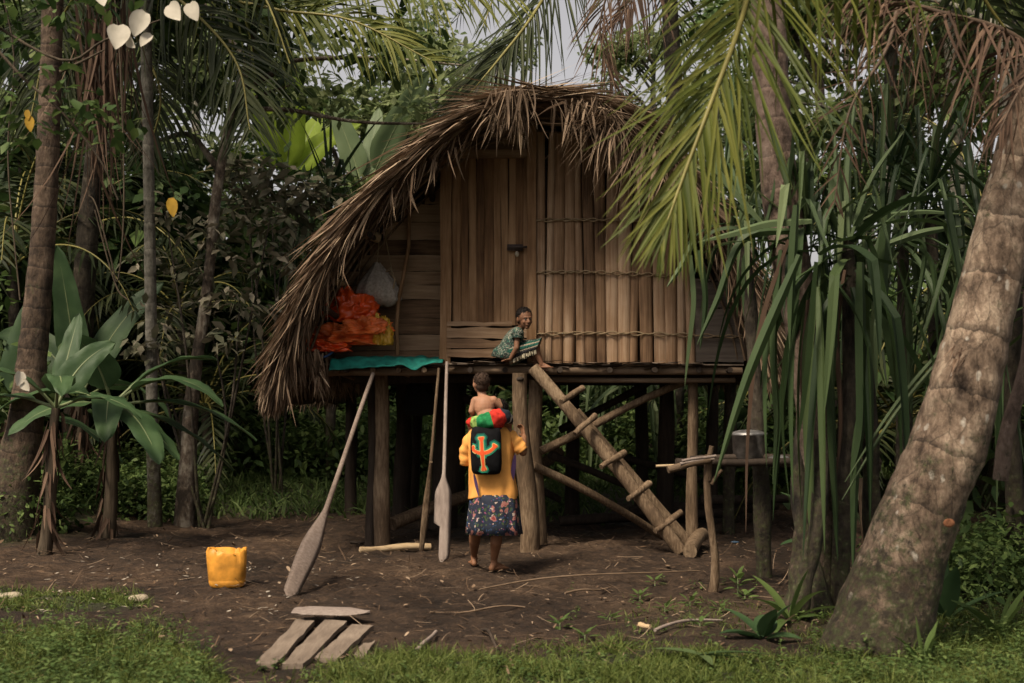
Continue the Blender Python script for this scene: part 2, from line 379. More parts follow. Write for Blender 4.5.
# ---------------------------------------------------------------- ground
def to_px(x, y, z):
    dx = x; dy = y; dz = z - CAMZ
    f = dy * ct + dz * st; u = -dy * st + dz * ct
    f = np.maximum(f, .1)
    return 512 + 1280 * dx / f, 341.5 - 1280 * u / f
def gnoise(x, y, s, seed=0):
    return (np.sin(x * s + 1.3 * seed + 1.7 * np.sin(y * s * .7 + seed)) * np.sin(y * s * 1.1 + 2.1 * seed + 1.3 * np.sin(x * s * .9)) + 1) / 2
def gmask(x, y):
    """0 bare dirt, 1 lush"""
    px, py = to_px(x, y, terr(x, y))
    n = gnoise(x, y, 2.1, 1) * .5 + gnoise(x, y, 5.3, 2) * .3 + gnoise(x, y, 12, 3) * .2
    near = sstep(648, 668, py + (n - .5) * 34 - 12 * sstep(420, 250, px) * sstep(180, 260, px)) * (1 - .85 * sstep(205, 235, px) * sstep(345, 300, px) * sstep(655, 668, py))
    left = sstep(625, 650, py + (n - .5) * 60) * sstep(225, 150, px + (n - .5) * 90)
    lp = sstep(588, 597, py + (n - .5) * 14) * sstep(616, 609, py) * sstep(165, 115, px + (n - .5) * 50)
    right = sstep(600, 630, py + (n - .5) * 30) * sstep(790, 850, px)
    back = sstep(15.8, 17.2, y + (n - .5) * 1.2) * (x < 1.2) + sstep(17.0, 19, y) * (x >= 1.2)
    lbk = sstep(-4.6, -5.4, x + (n - .5) * .8) * sstep(12.5, 14, y)
    sp = .22 * sstep(590, 612, py) * sstep(590, 650, px) * (n > .45)
    return np.clip(np.maximum.reduce([near, left, lp, right, back, lbk, sp]), 0, 1)
xs = np.concatenate([-np.geomspace(260, 8, 22), np.arange(-7.6, 7.6, .05), np.geomspace(8, 260, 22)])
ys = np.concatenate([[-60, -20, -5, 0, 3, 4.5, 5.5], np.arange(6, 19, .05), np.geomspace(19.2, 700, 40)])
X, Y = np.meshgrid(xs, ys)
Z = terr(X, Y)
px_, py_ = to_px(X, Y, Z)
rel = sum(a * (gnoise(X, Y, s, k) - .5) for k, (s, a) in enumerate([(3.1, .035), (7.7, .03), (15, .022), (31, .014), (57, .008)]))
dn = (np.abs(X) < 7.6) & (Y > 5.9) & (Y < 19.1)
rng0 = np.random.default_rng(3)
Z = Z + np.where(dn, rel + rng0.normal(0, .004, X.shape), 0)
V = np.stack([X, Y, Z], -1).reshape(-1, 3)
nx = len(xs); i = np.arange(len(ys) - 1)[:, None] * nx; j = np.arange(nx - 1)[None]
F = np.stack([i + j, i + j + 1, i + j + 1 + nx, i + j + nx], -1).reshape(-1, 4)
m, ns, ls, b = newmat('dirt_ground')
tc = ns.new('ShaderNodeTexCoord')
def nz_(scale, det=6, rough=.6, vec=None):
    n = ns.new('ShaderNodeTexNoise'); n.inputs['Scale'].default_value = scale; n.inputs['Detail'].default_value = det; n.inputs['Roughness'].default_value = rough
    ls.new(vec or tc.outputs['Object'], n.inputs['Vector']); return n.outputs[0]
mpg = ns.new('ShaderNodeMapping'); mpg.inputs['Scale'].default_value = (1, 1.6, 1); ls.new(tc.outputs['Object'], mpg.inputs[0])
big = nz_(.6, 4, .55); mid = nz_(6, 9, .75); fine = nz_(45, 6, .75)
s1 = ns.new('ShaderNodeMath'); s1.operation = 'MULTIPLY_ADD'; ls.new(big, s1.inputs[0]); s1.inputs[1].default_value = .8; ls.new(mid, s1.inputs[2])
s2 = ns.new('ShaderNodeMath'); s2.operation = 'MULTIPLY_ADD'; ls.new(fine, s2.inputs[0]); s2.inputs[1].default_value = .6; ls.new(s1.outputs[0], s2.inputs[2])
s3 = ns.new('ShaderNodeMath'); s3.operation = 'MULTIPLY_ADD'; ls.new(s2.outputs[0], s3.inputs[0]); s3.inputs[1].default_value = .9; s3.inputs[2].default_value = -.58
rd = ramp(ns, [(.010, .0055, .003, .27), (.034, .0195, .011, .45), (.072, .043, .025, .6), (.16, .105, .064, .8)])
ls.new(s3.outputs[0], rd.inputs[0])
rg = ramp(ns, [(.018, .022, .008, .3), (.045, .05, .018, .7)]); ls.new(mid, rg.inputs[0])
at = ns.new('ShaderNodeAttribute'); at.attribute_name = 'lush'
mxg = ns.new('ShaderNodeMix'); mxg.data_type = 'RGBA'; ls.new(at.outputs['Fac'], mxg.inputs[0]); ls.new(rd.outputs[0], mxg.inputs[6]); ls.new(rg.outputs[0], mxg.inputs[7])
ls.new(mxg.outputs[2], b.inputs['Base Color'])
rr_ = ramp(ns, [(.55, .55, .55, .35), (.95, .95, .95, .6)]); ls.new(big, rr_.inputs[0]); ls.new(rr_.outputs[0], b.inputs['Roughness'])
b.inputs['Specular IOR Level'].default_value = .3
bp = ns.new('ShaderNodeBump'); bp.inputs['Strength'].default_value = 1.0; bp.inputs['Distance'].default_value = .06
ls.new(s2.outputs[0], bp.inputs['Height']); ls.new(bp.outputs[0], b.inputs['Normal'])
gr = MB().add(V, F).build('ground', m)
gr['kind'] = 'structure'
la = gr.data.attributes.new('lush', 'FLOAT', 'POINT'); la.data.foreach_set('value', (gmask(X, Y) * .9).astype(np.float32).ravel())

# ---------------------------------------------------------------- stilt house
DW, DWL, DF, DB = 13.1, 13.48, 12.85, 16.9       # front wall, recessed left wall, deck edge, back
ZD = 1.87                                        # deck top
def WX(px, D=DW): return (px - 512) * D / 1280.0
def WZ(py, D=DW): return float(P(512, py, D)[2])
hx = 0.0
house = thing('stilt_house', (0.2, 13.0, 0), 'wooden house raised on stilts with an arched palm thatch roof in the clearing', 'house')
YF, YB = 12.15, 17.2
prof_px = [(271, 402), (285, 345), (310, 286), (343, 232), (382, 186), (426, 147), (470, 117), (515, 99), (568, 99), (622, 116), (664, 152), (702, 198), (734, 250), (760, 312), (776, 380)]
prof = np.array([[P(a, b_, 12.45)[0], P(a, b_, 12.45)[2]] for a, b_ in prof_px])
pr = catmull(np.hstack([prof, np.zeros((len(prof), 1))]), 90)[:, :2]
seg = np.linalg.norm(np.diff(pr, axis=0), axis=1); arc = np.concatenate([[0], np.cumsum(seg)]); arc /= arc[-1]
def pf(s):
    x = np.interp(s, arc, pr[:, 0]); z = np.interp(s, arc, pr[:, 1]); e = .01
    tx = np.interp(s + e, arc, pr[:, 0]) - np.interp(s - e, arc, pr[:, 0]); tz = np.interp(s + e, arc, pr[:, 1]) - np.interp(s - e, arc, pr[:, 1])
    l = np.hypot(tx, tz) + 1e-9
    return x, z, tx / l, tz / l          # tangent from left eave to right eave
ss = np.linspace(0, 1, 70)
def roof_sheet(off0, off1, y0, y1, k=14, nz=.02):
    x, z, tx, tz = pf(ss); nx_, nz_2 = -tz, tx      # outward normal
    yy = np.linspace(y0, y1, k)
    rings = []
    for off, yl in ((off0, yy), (off1, yy[::-1])):
        for q in yl:
            rings.append(np.stack([x + nx_ * off + R.normal(0, nz, 70), np.full(70, q) + R.normal(0, nz, 70), z + nz_2 * off + R.normal(0, nz, 70)], -1))
    rings.append(rings[0]); return rings
mb = MB(); rg_ = roof_sheet(-.03, -.11, YF + .08, YB)
for a, b_ in zip(rg_[:-1], rg_[1:]):
    Vv = np.concatenate([a, b_]); q = np.arange(69)
    mb.add(Vv, np.stack([q, q + 1, q + 71, q + 70], -1))
roof = mb.build('roof', M['thatch_core'], house)
mb = MB(); rngt = np.random.default_rng(5)
def thatch(n, ymode, Lr, Wr, out, fwd, dn=(0., .14), droop=.25):
    s = rngt.uniform(0, 1, n); x, z, tx, tz = pf(s)
    left = s < arc[np.argmax(pr[:, 1])] + rngt.normal(0, .045, n)
    sg = np.where(left, -1.0, 1.0)
    off = rngt.uniform(*dn, n)
    y = ymode(n)
    Pp = np.stack([x - tz * off, y, z + tx * off], -1)
    D = np.stack([tx * sg + -tz * out * rngt.normal(.3, 1, n), rngt.normal(fwd, .22, n), tz * sg + tx * out * rngt.normal(.3, 1, n)], -1)
    Ls = rngt.uniform(*Lr, n); de = np.minimum(s, 1 - s) * 6.9; Ls = np.minimum(Ls, .06 + de + rngt.uniform(0, .1, n))
    mb.rib(Pp, D, Ls, rngt.uniform(*Wr, n), droop=droop * rngt.uniform(.2, 1.8, n), segs=4, prof='leaflet', N=np.stack([-tz, np.zeros(n), tx], -1) + rngt.normal(0, .5, (n, 3)), rng=rngt, curl=.25)
thatch(3600, lambda n: YF + rngt.exponential(.09, n), (.35, .95), (.016, .05), .03, -.05, (-.11, .02))
thatch(700, lambda n: YF + rngt.exponential(.2, n), (.2, .6), (.014, .04), .06, -.2, (-.12, .03))
thatch(5200, lambda n: rngt.uniform(YF, YB, n), (.5, 1.1), (.02, .05), .05, 0, (-.04, .1))
# loose ends under the rim
n = 700; s = rngt.uniform(0.02, .98, n); x, z, tx, tz = pf(s); sg = np.where(pr[:, 1].argmax() / 90 > s, -1, 1)
mb.rib(np.stack([x + tz * .14, rngt.uniform(YF - .03, YF + .3, n), z - tx * .14], -1), np.stack([tx * sg * .7 + rngt.normal(0, .3, n), rngt.normal(-.1, .2, n), tz * sg * .6 - .3 + rngt.normal(0, .3, n)], -1), rngt.uniform(.15, .5, n), rngt.uniform(.01, .028, n), droop=1.5, segs=4, prof='leaflet', rng=rngt, curl=.6)
# left eave fringe: thick bundle
n = 1500; s = rngt.uniform(0.0, .2, n); x, z, tx, tz = pf(s)
mb.rib(np.stack([x - tz * rngt.uniform(-.11, .02, n), YF + rngt.uniform(-.06, .5, n), z + tx * rngt.uniform(-.11, .02, n)], -1), np.stack([-tx + rngt.normal(0, .10, n), rngt.normal(-.03, .1, n), -tz + rngt.normal(0, .1, n)], -1), np.minimum(rngt.uniform(.3, .75, n), s * 6.9 + .05 + rngt.uniform(0, .15, n)), rngt.uniform(.014, .04, n), droop=.3, segs=4, prof='leaflet', rng=rngt)
# fringe beneath the left eave along its length
n = 1500
mb.rib(np.stack([rngt.uniform(prof[0][0] + .1, prof[0][0] + .5, n), rngt.uniform(YF + .2, YB, n), rngt.uniform(1.7, 2.0, n)], -1), np.stack([rngt.normal(.1, .25, n), rngt.normal(0, .25, n), np.full(n, -1)], -1), rngt.uniform(.12, .3, n), .03, segs=3, prof='leaflet', rng=rngt)
th = mb.build('thatch', M['thatch'], roof)
# hanging dry leaf tufts on the rim
def tuft(px, py, D, n, L, spread, dirv=(0, 0, -1)):
    mb = MB()
    p = P(px, py, D)
    d = np.array(dirv) + rngt.normal(0, 1, (n, 3)) * np.array([spread, .15, .12])
    mb.rib(p + rngt.normal(0, 1, (n, 3)) * np.array([.07, .04, .03]), d, rngt.uniform(.5, 1, n) * L, rngt.uniform(.018, .04, n), droop=1.2, segs=5, prof='leaflet', fold=.3, rng=rngt, curl=.9)
    mb.build('leaf_tuft', M['dead_pale'], roof)
tuft(516, 93, 11.97, 70, .62, .42)
tuft(508, 94, 11.99, 30, .5, .6)
for (a, b_, n, L) in [(585, 100, 16, .6), (605, 112, 20, .8), (622, 122, 20, .85), (640, 140, 18, .8), (655, 155, 14, .8), (575, 104, 10, .45), (668, 168, 14, .8), (560, 100, 8, .4)]:
    tuft(a, b_, 11.98, n, L * 1.05, .45, (-.05, -.1, -1))
for (a, b_) in [(600, 105), (620, 118), (640, 135), (612, 110)]:
    tuft(a, b_, 11.96, 10, .8, .25, (.75, -.2, -.75)); tuft(a, b_, 11.96, 7, .9, .25, (-.8, -.2, -.8))
for (a, b_) in [(428, 162), (395, 190), (372, 200), (450, 152)]:
    tuft(a, b_, 12.2, 5, .42, .2)
# rafters inside
for k, q in enumerate([12.55, 12.8, 13.1, 13.45, 14.2, 15, 15.9]):
    x, z, tx, tz = pf(np.linspace(.03, .97, 26))
    o = .18 + .012 * k
    MB().tube(np.stack([x + tz * o, np.full(26, q) + .03 * np.sin(np.arange(26) * .7 + k), z - tx * o], -1), .014, 7, wob=.1).build('rafter', M['wood_pole'], roof)
for s_ in (.13, .24, .36, .5, .66, .8):
    x, z, tx, tz = pf(np.array([s_])); x = x[0] + tz[0] * .23; z = z[0] - tx[0] * .23
    MB().log((x, YF + .25, z), (x, YB - .1, z), .03, .03, 8, seed=int(s_ * 100)).build('purlin', M['wood_dark'], roof)
# projecting purlin ends on the left (pale logs)
MB().log(P(353, 229, 12.75), P(378, 238, 13.0), .055, .05, 10, wob=.1, seed=4).build('purlin', M['rope'], roof)
MB().log(P(321, 278, 12.8), P(345, 284, 13.1), .04, .035, 9, wob=.15, seed=5).build('purlin', M['rope'], roof)

def wall_top(x):   # height of the roof underside at x
    i = pr[:, 1].argmax()
    return np.interp(x, pr[:, 0], pr[:, 1]) - .24
# slat wall (front right)
def rib_wall(name, x0, x1, y, z0, wmin, wmax, mat, tilt=.02, bow=.012, tap=.08, parent=house, ztop=None, lower=.0, dy=.0):
    mb = MB(); x = x0; k = 0
    while x < x1:
        wd = random.uniform(wmin, wmax); cx = x + wd / 2; zt = (ztop if ztop else wall_top(cx)) + .05 + (0 if ztop else -.02)
        zz = np.linspace(z0 - random.uniform(0, lower), zt, 9); rings = []
        tl = random.gauss(0, tilt); ph = random.uniform(0, 6); yo = random.gauss(0, dy)
        hwm = wd * .5 * random.uniform(.93, 1.12)
        for i, zc in enumerate(zz):
            t = (zc - z0) / (zt - z0); hw = hwm * (1 - tap * t) * (1 + .05 * math.sin(t * 9 + ph)); 
            if i == 0 and tilt: hw *= .62
            if i == 1: zc = zz[0] + .02; 
            c = cx + tl * (t - .4) * (zt - z0) * .5 + .006 * math.sin(t * 5 + ph)
            a = np.linspace(-1, 1, 6)
            fr = np.stack([c + a * hw, y + yo - bow * (1 - a * a) * 1.6 - .004 + np.zeros(6), np.full(6, zc)], -1)
            bk = np.stack([c + a[::-1] * hw, np.full(6, y + yo + .012), np.full(6, zc)], -1)
            rings.append(np.concatenate([fr, bk]))
        mb.loft(rings); x += wd * .97; k += 1
    return mb.build(name, mat, parent)
rib_wall('slat_wall', WX(536), WX(688), DW - .01, ZD - .0, .08, .145, M['wood_bark'], .05, .012, .1, lower=.02, dy=.008)
# backing so that nothing shines through
MB().box((WX(612), DW + .06, 2.9), (WX(690) - WX(534), .03, 2.1)).build('backing', M['wood_dark'], house)
# lashings
for py, l0, l1 in ((222, 536, 690), (274, 535, 672), (335, 535, 742)):
    mb = MB(); n = 60; t = np.linspace(0, 1, n)
    for q in (0, 1):
        xx = WX(l0) + (WX(l1) - WX(l0)) * t
        zz = WZ(py) + .012 * np.sin(t * 55 + q * 3.1) + .02 * np.sin(t * 4 + q) 
        yy_ = DW - .045 - .008 * np.cos(t * 55 + q * 3.1)
        mb.tube(np.stack([xx, yy_, zz], -1), .0075, 6, wob=.1)
    mb.build('lashing', M['rope'], house)
# door
door = rib_wall('door', WX(452), WX(526), DW + .03, WZ(325), .075, .1, M['wood_wall'], 0, .002, 0, ztop=WZ(158), dy=.003)
door.data.name = 'door'
MB().box((WX(489), DW + .055, 3.0), (WX(530) - WX(446), .02, 2.1)).build('backing', M['wood_dark'], door)
mb = MB(); mb.box(P(515, 247.5, DW - .02), (.16, .02, .065)); mb.box(P(518, 247, DW - .04), (.2, .015, .022)); mb.build('latch', plain('rusty_iron', (.05, .035, .03), .55, .5, .3, 30), door)
MB().ell(P(517, 254, DW - .04), (.022, .015, .03)).build('padlock', plain('padlock_metal', (.35, .3, .22), .35, .5, .2, 30), door)
fr = MB()
def board(mb, x0, x1, z0, z1, y, th=.03, jit=.003):
    nn = 8; t = np.linspace(0, 1, nn)
    if x1 - x0 > z1 - z0:
        xx = x0 + (x1 - x0) * t; zl = z0 + R.normal(0, jit, nn); zh = z1 + R.normal(0, jit, nn)
        rings = [np.array([[a, y - th / 2, l], [a, y + th / 2, l], [a, y + th / 2, h], [a, y - th / 2, h]]) for a, l, h in zip(xx, zl, zh)]
    else:
        zz = z0 + (z1 - z0) * t; xl = x0 + R.normal(0, jit, nn); xh = x1 + R.normal(0, jit, nn)
        rings = [np.array([[l, y - th / 2, a], [h, y - th / 2, a], [h, y + th / 2, a], [l, y + th / 2, a]]) for a, l, h in zip(zz, xl, xh)]
    mb.loft(rings)
board(fr, WX(440), WX(451), ZD, WZ(140), DW - .01, .06); fr.build('door_post', M['wood_wall'], house, smooth=False)
fr = MB(); board(fr, WX(527), WX(536), ZD, WZ(110), DW - .04, .06); fr.build('door_post', M['wood_wall'], house, smooth=False)
fr = MB(); board(fr, WX(450), WX(528), WZ(158), WZ(150), DW - .0, .05); fr.build('lintel', M['wood_wall_h'], house, smooth=False)
fr = MB()
for z0, z1, x1 in ((326.5, 322, 512), (338.5, 328, 527), (348, 339.5, 527), (357.5, 349, 527)):
    board(fr, WX(447), WX(x1), WZ(z0), WZ(z1), DW - .04 + R.uniform(-.01, .01), .04, .006)
fr.build('threshold_board', M['wood_wall_h'], house, smooth=False)
# gable infill above the door, dark
mb = MB()
def hboards(mb, x0, x1, y, z0, z1, hgt, gap=.006, th=.025):
    z = z0
    while z < z1:
        h = hgt * random.uniform(.8, 1.25)
        xa, xb = x0, x1
        board(mb, xa, xb, z, z + h - gap, y + random.uniform(-.006, .006), th, .003); z += h
mb = MB(); hboards(mb, WX(448), WX(536), DW + .07, WZ(158) + .04, 4.3, .16); mb.build('gable_board', M['wood_wall_h'], house, smooth=False)
# left recessed wall
def clip_boards(name, x0, x1, y, z0, z1, hgt, mat):
    mb = MB(); z = z0
    while z < z1:
        h = hgt * random.uniform(.8, 1.2); zt = min(z + h, z1)
        xx = np.linspace(x0, x1, 200); ok = xx[wall_top(xx) + .1 > zt]
        if len(ok) > 3: board(mb, ok.min(), ok.max(), z, zt - .007, y + random.uniform(-.007, .007), .025, .003)
        z = zt
    return mb.build(name, mat, house, smooth=False)
clip_boards('plank_wall', WX(312, DWL), WX(442, DWL), DWL, ZD - .02, 4.1, .17, M['wood_wall_h'])
mb = MB(); hboards(mb, 0, 1, 0, 0, .1, .2)
clip_boards('side_board', WX(692), WX(744), DW + .02, ZD + .02, 2.75, .28, woodmat('grey_board', [(.04, .032, .026), (.1, .08, .065), (.18, .15, .12)], (2, 30, 30)))
# return wall, side walls and back wall
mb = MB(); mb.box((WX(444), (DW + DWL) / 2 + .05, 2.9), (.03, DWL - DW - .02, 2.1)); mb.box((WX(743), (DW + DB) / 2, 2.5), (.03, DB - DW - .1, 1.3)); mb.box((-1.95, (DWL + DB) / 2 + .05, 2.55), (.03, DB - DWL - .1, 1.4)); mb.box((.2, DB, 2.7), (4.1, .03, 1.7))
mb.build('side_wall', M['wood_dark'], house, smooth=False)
# deck
mb = MB(); x = WX(298, DF)
while x < WX(744, DF):
    wd = random.uniform(.07, .15); yo = random.uniform(-.06, .05)
    mb.box((x + wd / 2, (DF + DB) / 2 + yo / 2, ZD - .014 + random.uniform(-.006, .008)), (wd * .97, DB - DF - yo, random.uniform(.012, .02)))
    x += wd
mb.build('deck', M['plank_grey'], house, smooth=False)
# curled ragged floor strips at the edge
mb = MB(); n = 120; xx = rngt.uniform(WX(445, DF), WX(690, DF), n)
mb.rib(np.stack([xx, DF + rngt.uniform(-.06, .04, n), ZD + rngt.uniform(-.03, .012, n)], -1), np.stack([rngt.choice([-1, 1], n), rngt.normal(0, .15, n), rngt.normal(0, .06, n)], -1), rngt.uniform(.1, .32, n), rngt.uniform(.03, .06, n), segs=3, prof='flat', rng=rngt, curl=.3)
mb.build('floor_edging', M['plank_grey'], house)
def hpole(pts, r0, r1, mat='wood_pole_h', name='floor_beam', seed=0, wob=.1):
    pts = np.array(pts); c = catmull(pts, 12) if len(pts) > 2 else pts[0] + (pts[1] - pts[0]) * np.linspace(0, 1, 12)[:, None]
    return MB().tube(c, np.linspace(r0, r1, 12), 9, wob=wob, seed=seed).build(name, M[mat], house)
hpole(PP([(302, 372, DF + .12), (440, 371, DF + .08)]), .045, .045, seed=1)
hpole(PP([(446, 369, DF + .02), (560, 370.5, DF), (742, 371, DF + .05)]), .05, .038, seed=2)
hpole(PP([(540, 379, DF + .12), (640, 380.5, DF + .08), (735, 380, DF + .12)]), .03, .025, seed=3)
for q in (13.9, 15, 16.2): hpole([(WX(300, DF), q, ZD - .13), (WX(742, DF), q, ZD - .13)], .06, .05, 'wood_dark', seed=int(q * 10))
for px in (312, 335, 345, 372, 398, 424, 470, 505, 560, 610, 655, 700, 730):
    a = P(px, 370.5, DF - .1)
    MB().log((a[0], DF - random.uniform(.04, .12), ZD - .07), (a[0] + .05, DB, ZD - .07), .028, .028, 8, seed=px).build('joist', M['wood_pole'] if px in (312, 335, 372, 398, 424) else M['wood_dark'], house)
# posts
def post(top, bot, r0, r1, mat='wood_pole', seed=0, wob=.08, bend=.01, name='stilt'):
    bt = np.array(bot, float); bt[2] = float(terr(bt[0], bt[1])) - .15
    return MB().log(top, bt, r0, r1, 12, 0, wob, bend, 9, seed).build(name, M[mat], house)
def gp(px, D): p = P(px, 500, D); p[2] = 0; return p
post(P(381, 371, 13.35), gp(383, 13.35), .07, .088, seed=1)
post(P(372, 371, 13.6), gp(371, 13.6), .06, .07, 'wood_dark', seed=2)
p = post(P(519.5, 373, 12.62), gp(529, 12.75), .072, .1, seed=3, wob=.05); 
pa = P(520, 374, 12.55)
MB().ell(pa + np.array([0, .02, -.05]), (.04, .04, .028)).build('notch', M['wood_dark'], house)  # solid dark lump standing in for the shade inside the hollow post top
post(P(536, 380, 13.05), gp(540, 13.1), .07, .085, seed=4, wob=.04)
post(P(693, 380, 13.05), gp(693, 13.2), .05, .065, seed=5)
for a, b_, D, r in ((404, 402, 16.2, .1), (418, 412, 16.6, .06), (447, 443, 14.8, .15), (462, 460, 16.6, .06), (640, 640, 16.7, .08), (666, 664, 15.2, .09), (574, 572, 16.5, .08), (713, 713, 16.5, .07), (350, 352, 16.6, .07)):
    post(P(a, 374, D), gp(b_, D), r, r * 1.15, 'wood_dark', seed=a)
def brace(a, b_, r, mat, seed): return MB().log(P(*a), P(*b_), r, r * .85, 9, 0, .08, .012, 8, seed).build('brace', M[mat], house)
brace((541, 451, 12.95), (688, 380, 13.2), .045, 'wood_pole', 1)
brace((534, 466, 12.95), (668, 540, 13.8), .045, 'wood_pole', 2)
brace((392, 524, 13.7), (560, 452, 15.5), .075, 'wood_pole', 3)
brace((425, 380, 15), (540, 432, 14.6), .055, 'wood_dark', 4)
brace((440, 440, 15), (560, 500, 15.6), .05, 'wood_dark', 5)
brace((560, 430, 15.6), (660, 375, 15.2), .05, 'wood_dark', 6)
brace((550, 455, 14.4), (660, 500, 15.2), .045, 'wood_dark', 7)
brace((600, 450, 16), (700, 560 - 80, 16), .05, 'wood_dark', 8)
# dark firewood stack on the ground below the floor: separate logs
t0 = None
for k in range(7):
    p = G(590 + 18 * k, 470 + 4 * (k % 3)); rz = .1 * (k % 4)
    c = (p[0], 15.6 + .12 * (k % 3), float(terr(p[0], 15.6)) + .06 + .1 * (k // 3))
    lg = MB().log(np.array(c) - [.7, .05, 0], np.array(c) + [.7, .05, .02], .06, .055, 9, wob=.1, seed=k).build('firewood_log', M['wood_dark'], origin=c)
    tag(lg, 'dark log lying with others on the shaded ground beneath the back of the house', 'log', 'logs stored under the house')
# ---------------------------------------------------------------- things on and under the house
# leaning pole inside the porch
a = P(397.5, 355, 13.2); b_ = P(406, 185, 13.45)
tag(MB().log(a, b_, .022, .02, 8, wob=.05, seed=3).build('pole', M['wood_wall'], origin=a), 'slim brown pole leaning upright against the plank wall of the porch', 'pole')
def nz3(p, s): return mnoise.noise(Vector(p) * s)
def crumple(name, c, r, amp, mat, seed, flat=.35, sharp=True, nu=70, nv=44, parent=None, sc=1.0):
    V = []
    def fn(q):
        out = []
        for v in q:
            vv = Vector(v) * 1.0 + Vector((seed, seed * .7, 0))
            f = 0; a = 1; s = 1.7 * sc
            for o_ in range(3):
                nn = 1 - abs(mnoise.noise(vv * s)) * 2.4; f += a * nn; a *= .55; s *= 2.05
            out.append(np.array(v) * (1 + amp * (f - .9)))
        q = np.array(out); q[:, 2] = np.where(q[:, 2] < -flat, -flat + (q[:, 2] + flat) * .05, q[:, 2]); return q
    return MB().ell((c[0], c[1], c[2]), r, 0, nu, nv, fn=fn)
orange = plain('orange_tarp', (.9, .1, .015), .3, .6, .25, 6); orange2 = plain('orange_tarp_faded', (.8, .17, .04), .45, .4, .3, 8)
ta = thing('tarp', (P(350, 356, 13.2)[0], 13.25, ZD), 'crumpled bright orange plastic tarp heaped on the left end of the porch', 'tarp')
crumple('bundle', P(351, 314, 13.15), (.25, .2, .25), .3, None, 3.1, sc=.75, nu=110, nv=70).build('bundle', orange, ta)
crumple('fold', P(340, 340, 13.1), (.4, .2, .15), .45, None, 8.2, sc=.9, nu=120, nv=60).build('fold', orange2, ta)
crumple('fold', P(364, 330, 13.0), (.24, .14, .13), .45, None, 5.2, sc=.8, nu=110, nv=60).build('fold', orange2, ta)
crumple('fold', P(326, 349, 12.95), (.22, .13, .08), .45, None, 2.2, sc=.8, nu=110, nv=60).build('fold', orange, ta)
crumple('dark_fold', P(340, 326, 13.12), (.2, .1, .06), .4, None, 1.2, sc=1.5).build('dark_fold', plain('dark_green_cloth', (.02, .035, .03), .8), ta)
ya = P(384, 352, 13.05)
yb = thing('plastic_bag', (ya[0], 13.05, ZD), 'crumpled yellow plastic bag wedged beside the orange tarp on the porch', 'bag')
mb = MB(); q = crumple('b', P(383, 338, 13.02), (.10, .08, .2), .25, None, 4.4, sc=1.2)
q.build('body', plain('yellow_plastic', (.55, .31, .025), .35, .5, .2, 8), yb)
crumple('b', P(377, 331, 12.98), (.035, .04, .17), .2, None, 7.7).build('flap', plain('yellow_plastic_pale', (.65, .42, .05), .35, .5, .2, 8), yb)
# teal cloth on the deck edge
c0 = P(388, 361, 12.7); mb = MB(); nu, nv = 70, 22
rows = []
for jv in range(nv + 1):
    v = jv / nv
    for iu in range(nu + 1):
        u = iu / nu
        px = 330 + 113 * u; yy_ = DF + .38 - .47 * v
        drop = max(0, v - .78) / .22
        zz = ZD + .02 + .022 * abs(mnoise.noise(Vector((u * 7, v * 3, 1)))) * 2 * (1 - drop * .5) + .008 * mnoise.noise(Vector((u * 14, v * 5, 4))) + .05 * (1 - v) * math.sin(u * 3.1) ** .5
        zz -= drop * (.085 * (1 - .9 * u) + .015 + .06 * drop * math.exp(-((u - .76) / .07) ** 2))
        rows.append((WX(px, 12.8), yy_ - .03 * drop, zz))
V = np.array(rows); i = np.arange(nv)[:, None] * (nu + 1); j = np.arange(nu)[None]
mb.add(V, np.stack([i + j, i + j + 1, i + j + nu + 2, i + j + nu + 1], -1).reshape(-1, 4))
cl = mb.build('cloth', plain('teal_cloth', (.01, .17, .135), .75, .3, .35, 12, .2), origin=c0)
sm = cl.modifiers.new('s', 'SOLIDIFY'); sm.thickness = .008
tag(cl, 'teal green cloth spread over the left edge of the porch floor', 'cloth')
ro = MB().tube(catmull(PP([(304, 356, 12.9), (316, 354, 12.8), (324, 357, 12.75), (333, 352, 12.85)]), 16), .012, 6).build('rope', plain('blue_rope', (.03, .07, .18), .7), origin=P(316, 355, 12.8))
tag(ro, 'short blue rope lying on the floor edge left of the teal cloth', 'rope')
# hanging sack
sk = thing('sack', P(379, 290, 13.3), 'pale grey woven sack hanging above the orange tarp', 'sack')
rings = []
for k, (py, hw, dx) in enumerate([(263, 2.5, 377), (267, 5, 377), (273, 9, 377), (282, 15, 377), (291, 18.5, 378), (299, 18, 380), (304, 13, 382), (306.5, 6, 383)]):
    th_ = np.linspace(0, 2 * math.pi, 40, endpoint=False); c = P(dx, py, 13.3)
    r = hw * .0122 * (1 + .07 * np.sin(th_ * 9 + k * .35) + .04 * np.sin(th_ * 17 - k * .5))
    rings.append(np.stack([c[0] + r * np.cos(th_), c[1] + r * .75 * np.sin(th_), np.full(40, c[2]) + .01 * np.sin(th_ * 3)], -1))
MB().loft(rings).build('bag', plain('woven_sack', (.42, .37, .33), .85, .2, .2, 40, .4), sk)
mb = MB(); mb.tube([P(377, 264, 13.3), P(379, 240, 13.3), P(380, 205, 13.3)], .006, 6); mb.tube([P(392, 270, 13.3), P(386, 240, 13.3), P(380, 205, 13.3)], .006, 6); mb.tube([P(391, 300, 13.2), P(395, 280, 13.2), P(391, 268, 13.25), P(386, 272, 13.3)], .01, 6)
mb.build('cord', M['rope'], sk)
# dark bag hanging under floor
db = MB(); q = crumple('b', P(420, 405, 14.2), (.17, .12, .3), .12, None, 9.1)
o = q.build('hanging_bag', plain('black_cloth', (.008, .008, .008), .9), origin=P(420, 405, 14.2)); tag(o, 'dark bundle of cloth hanging under the floor between the left stilts', 'bag')
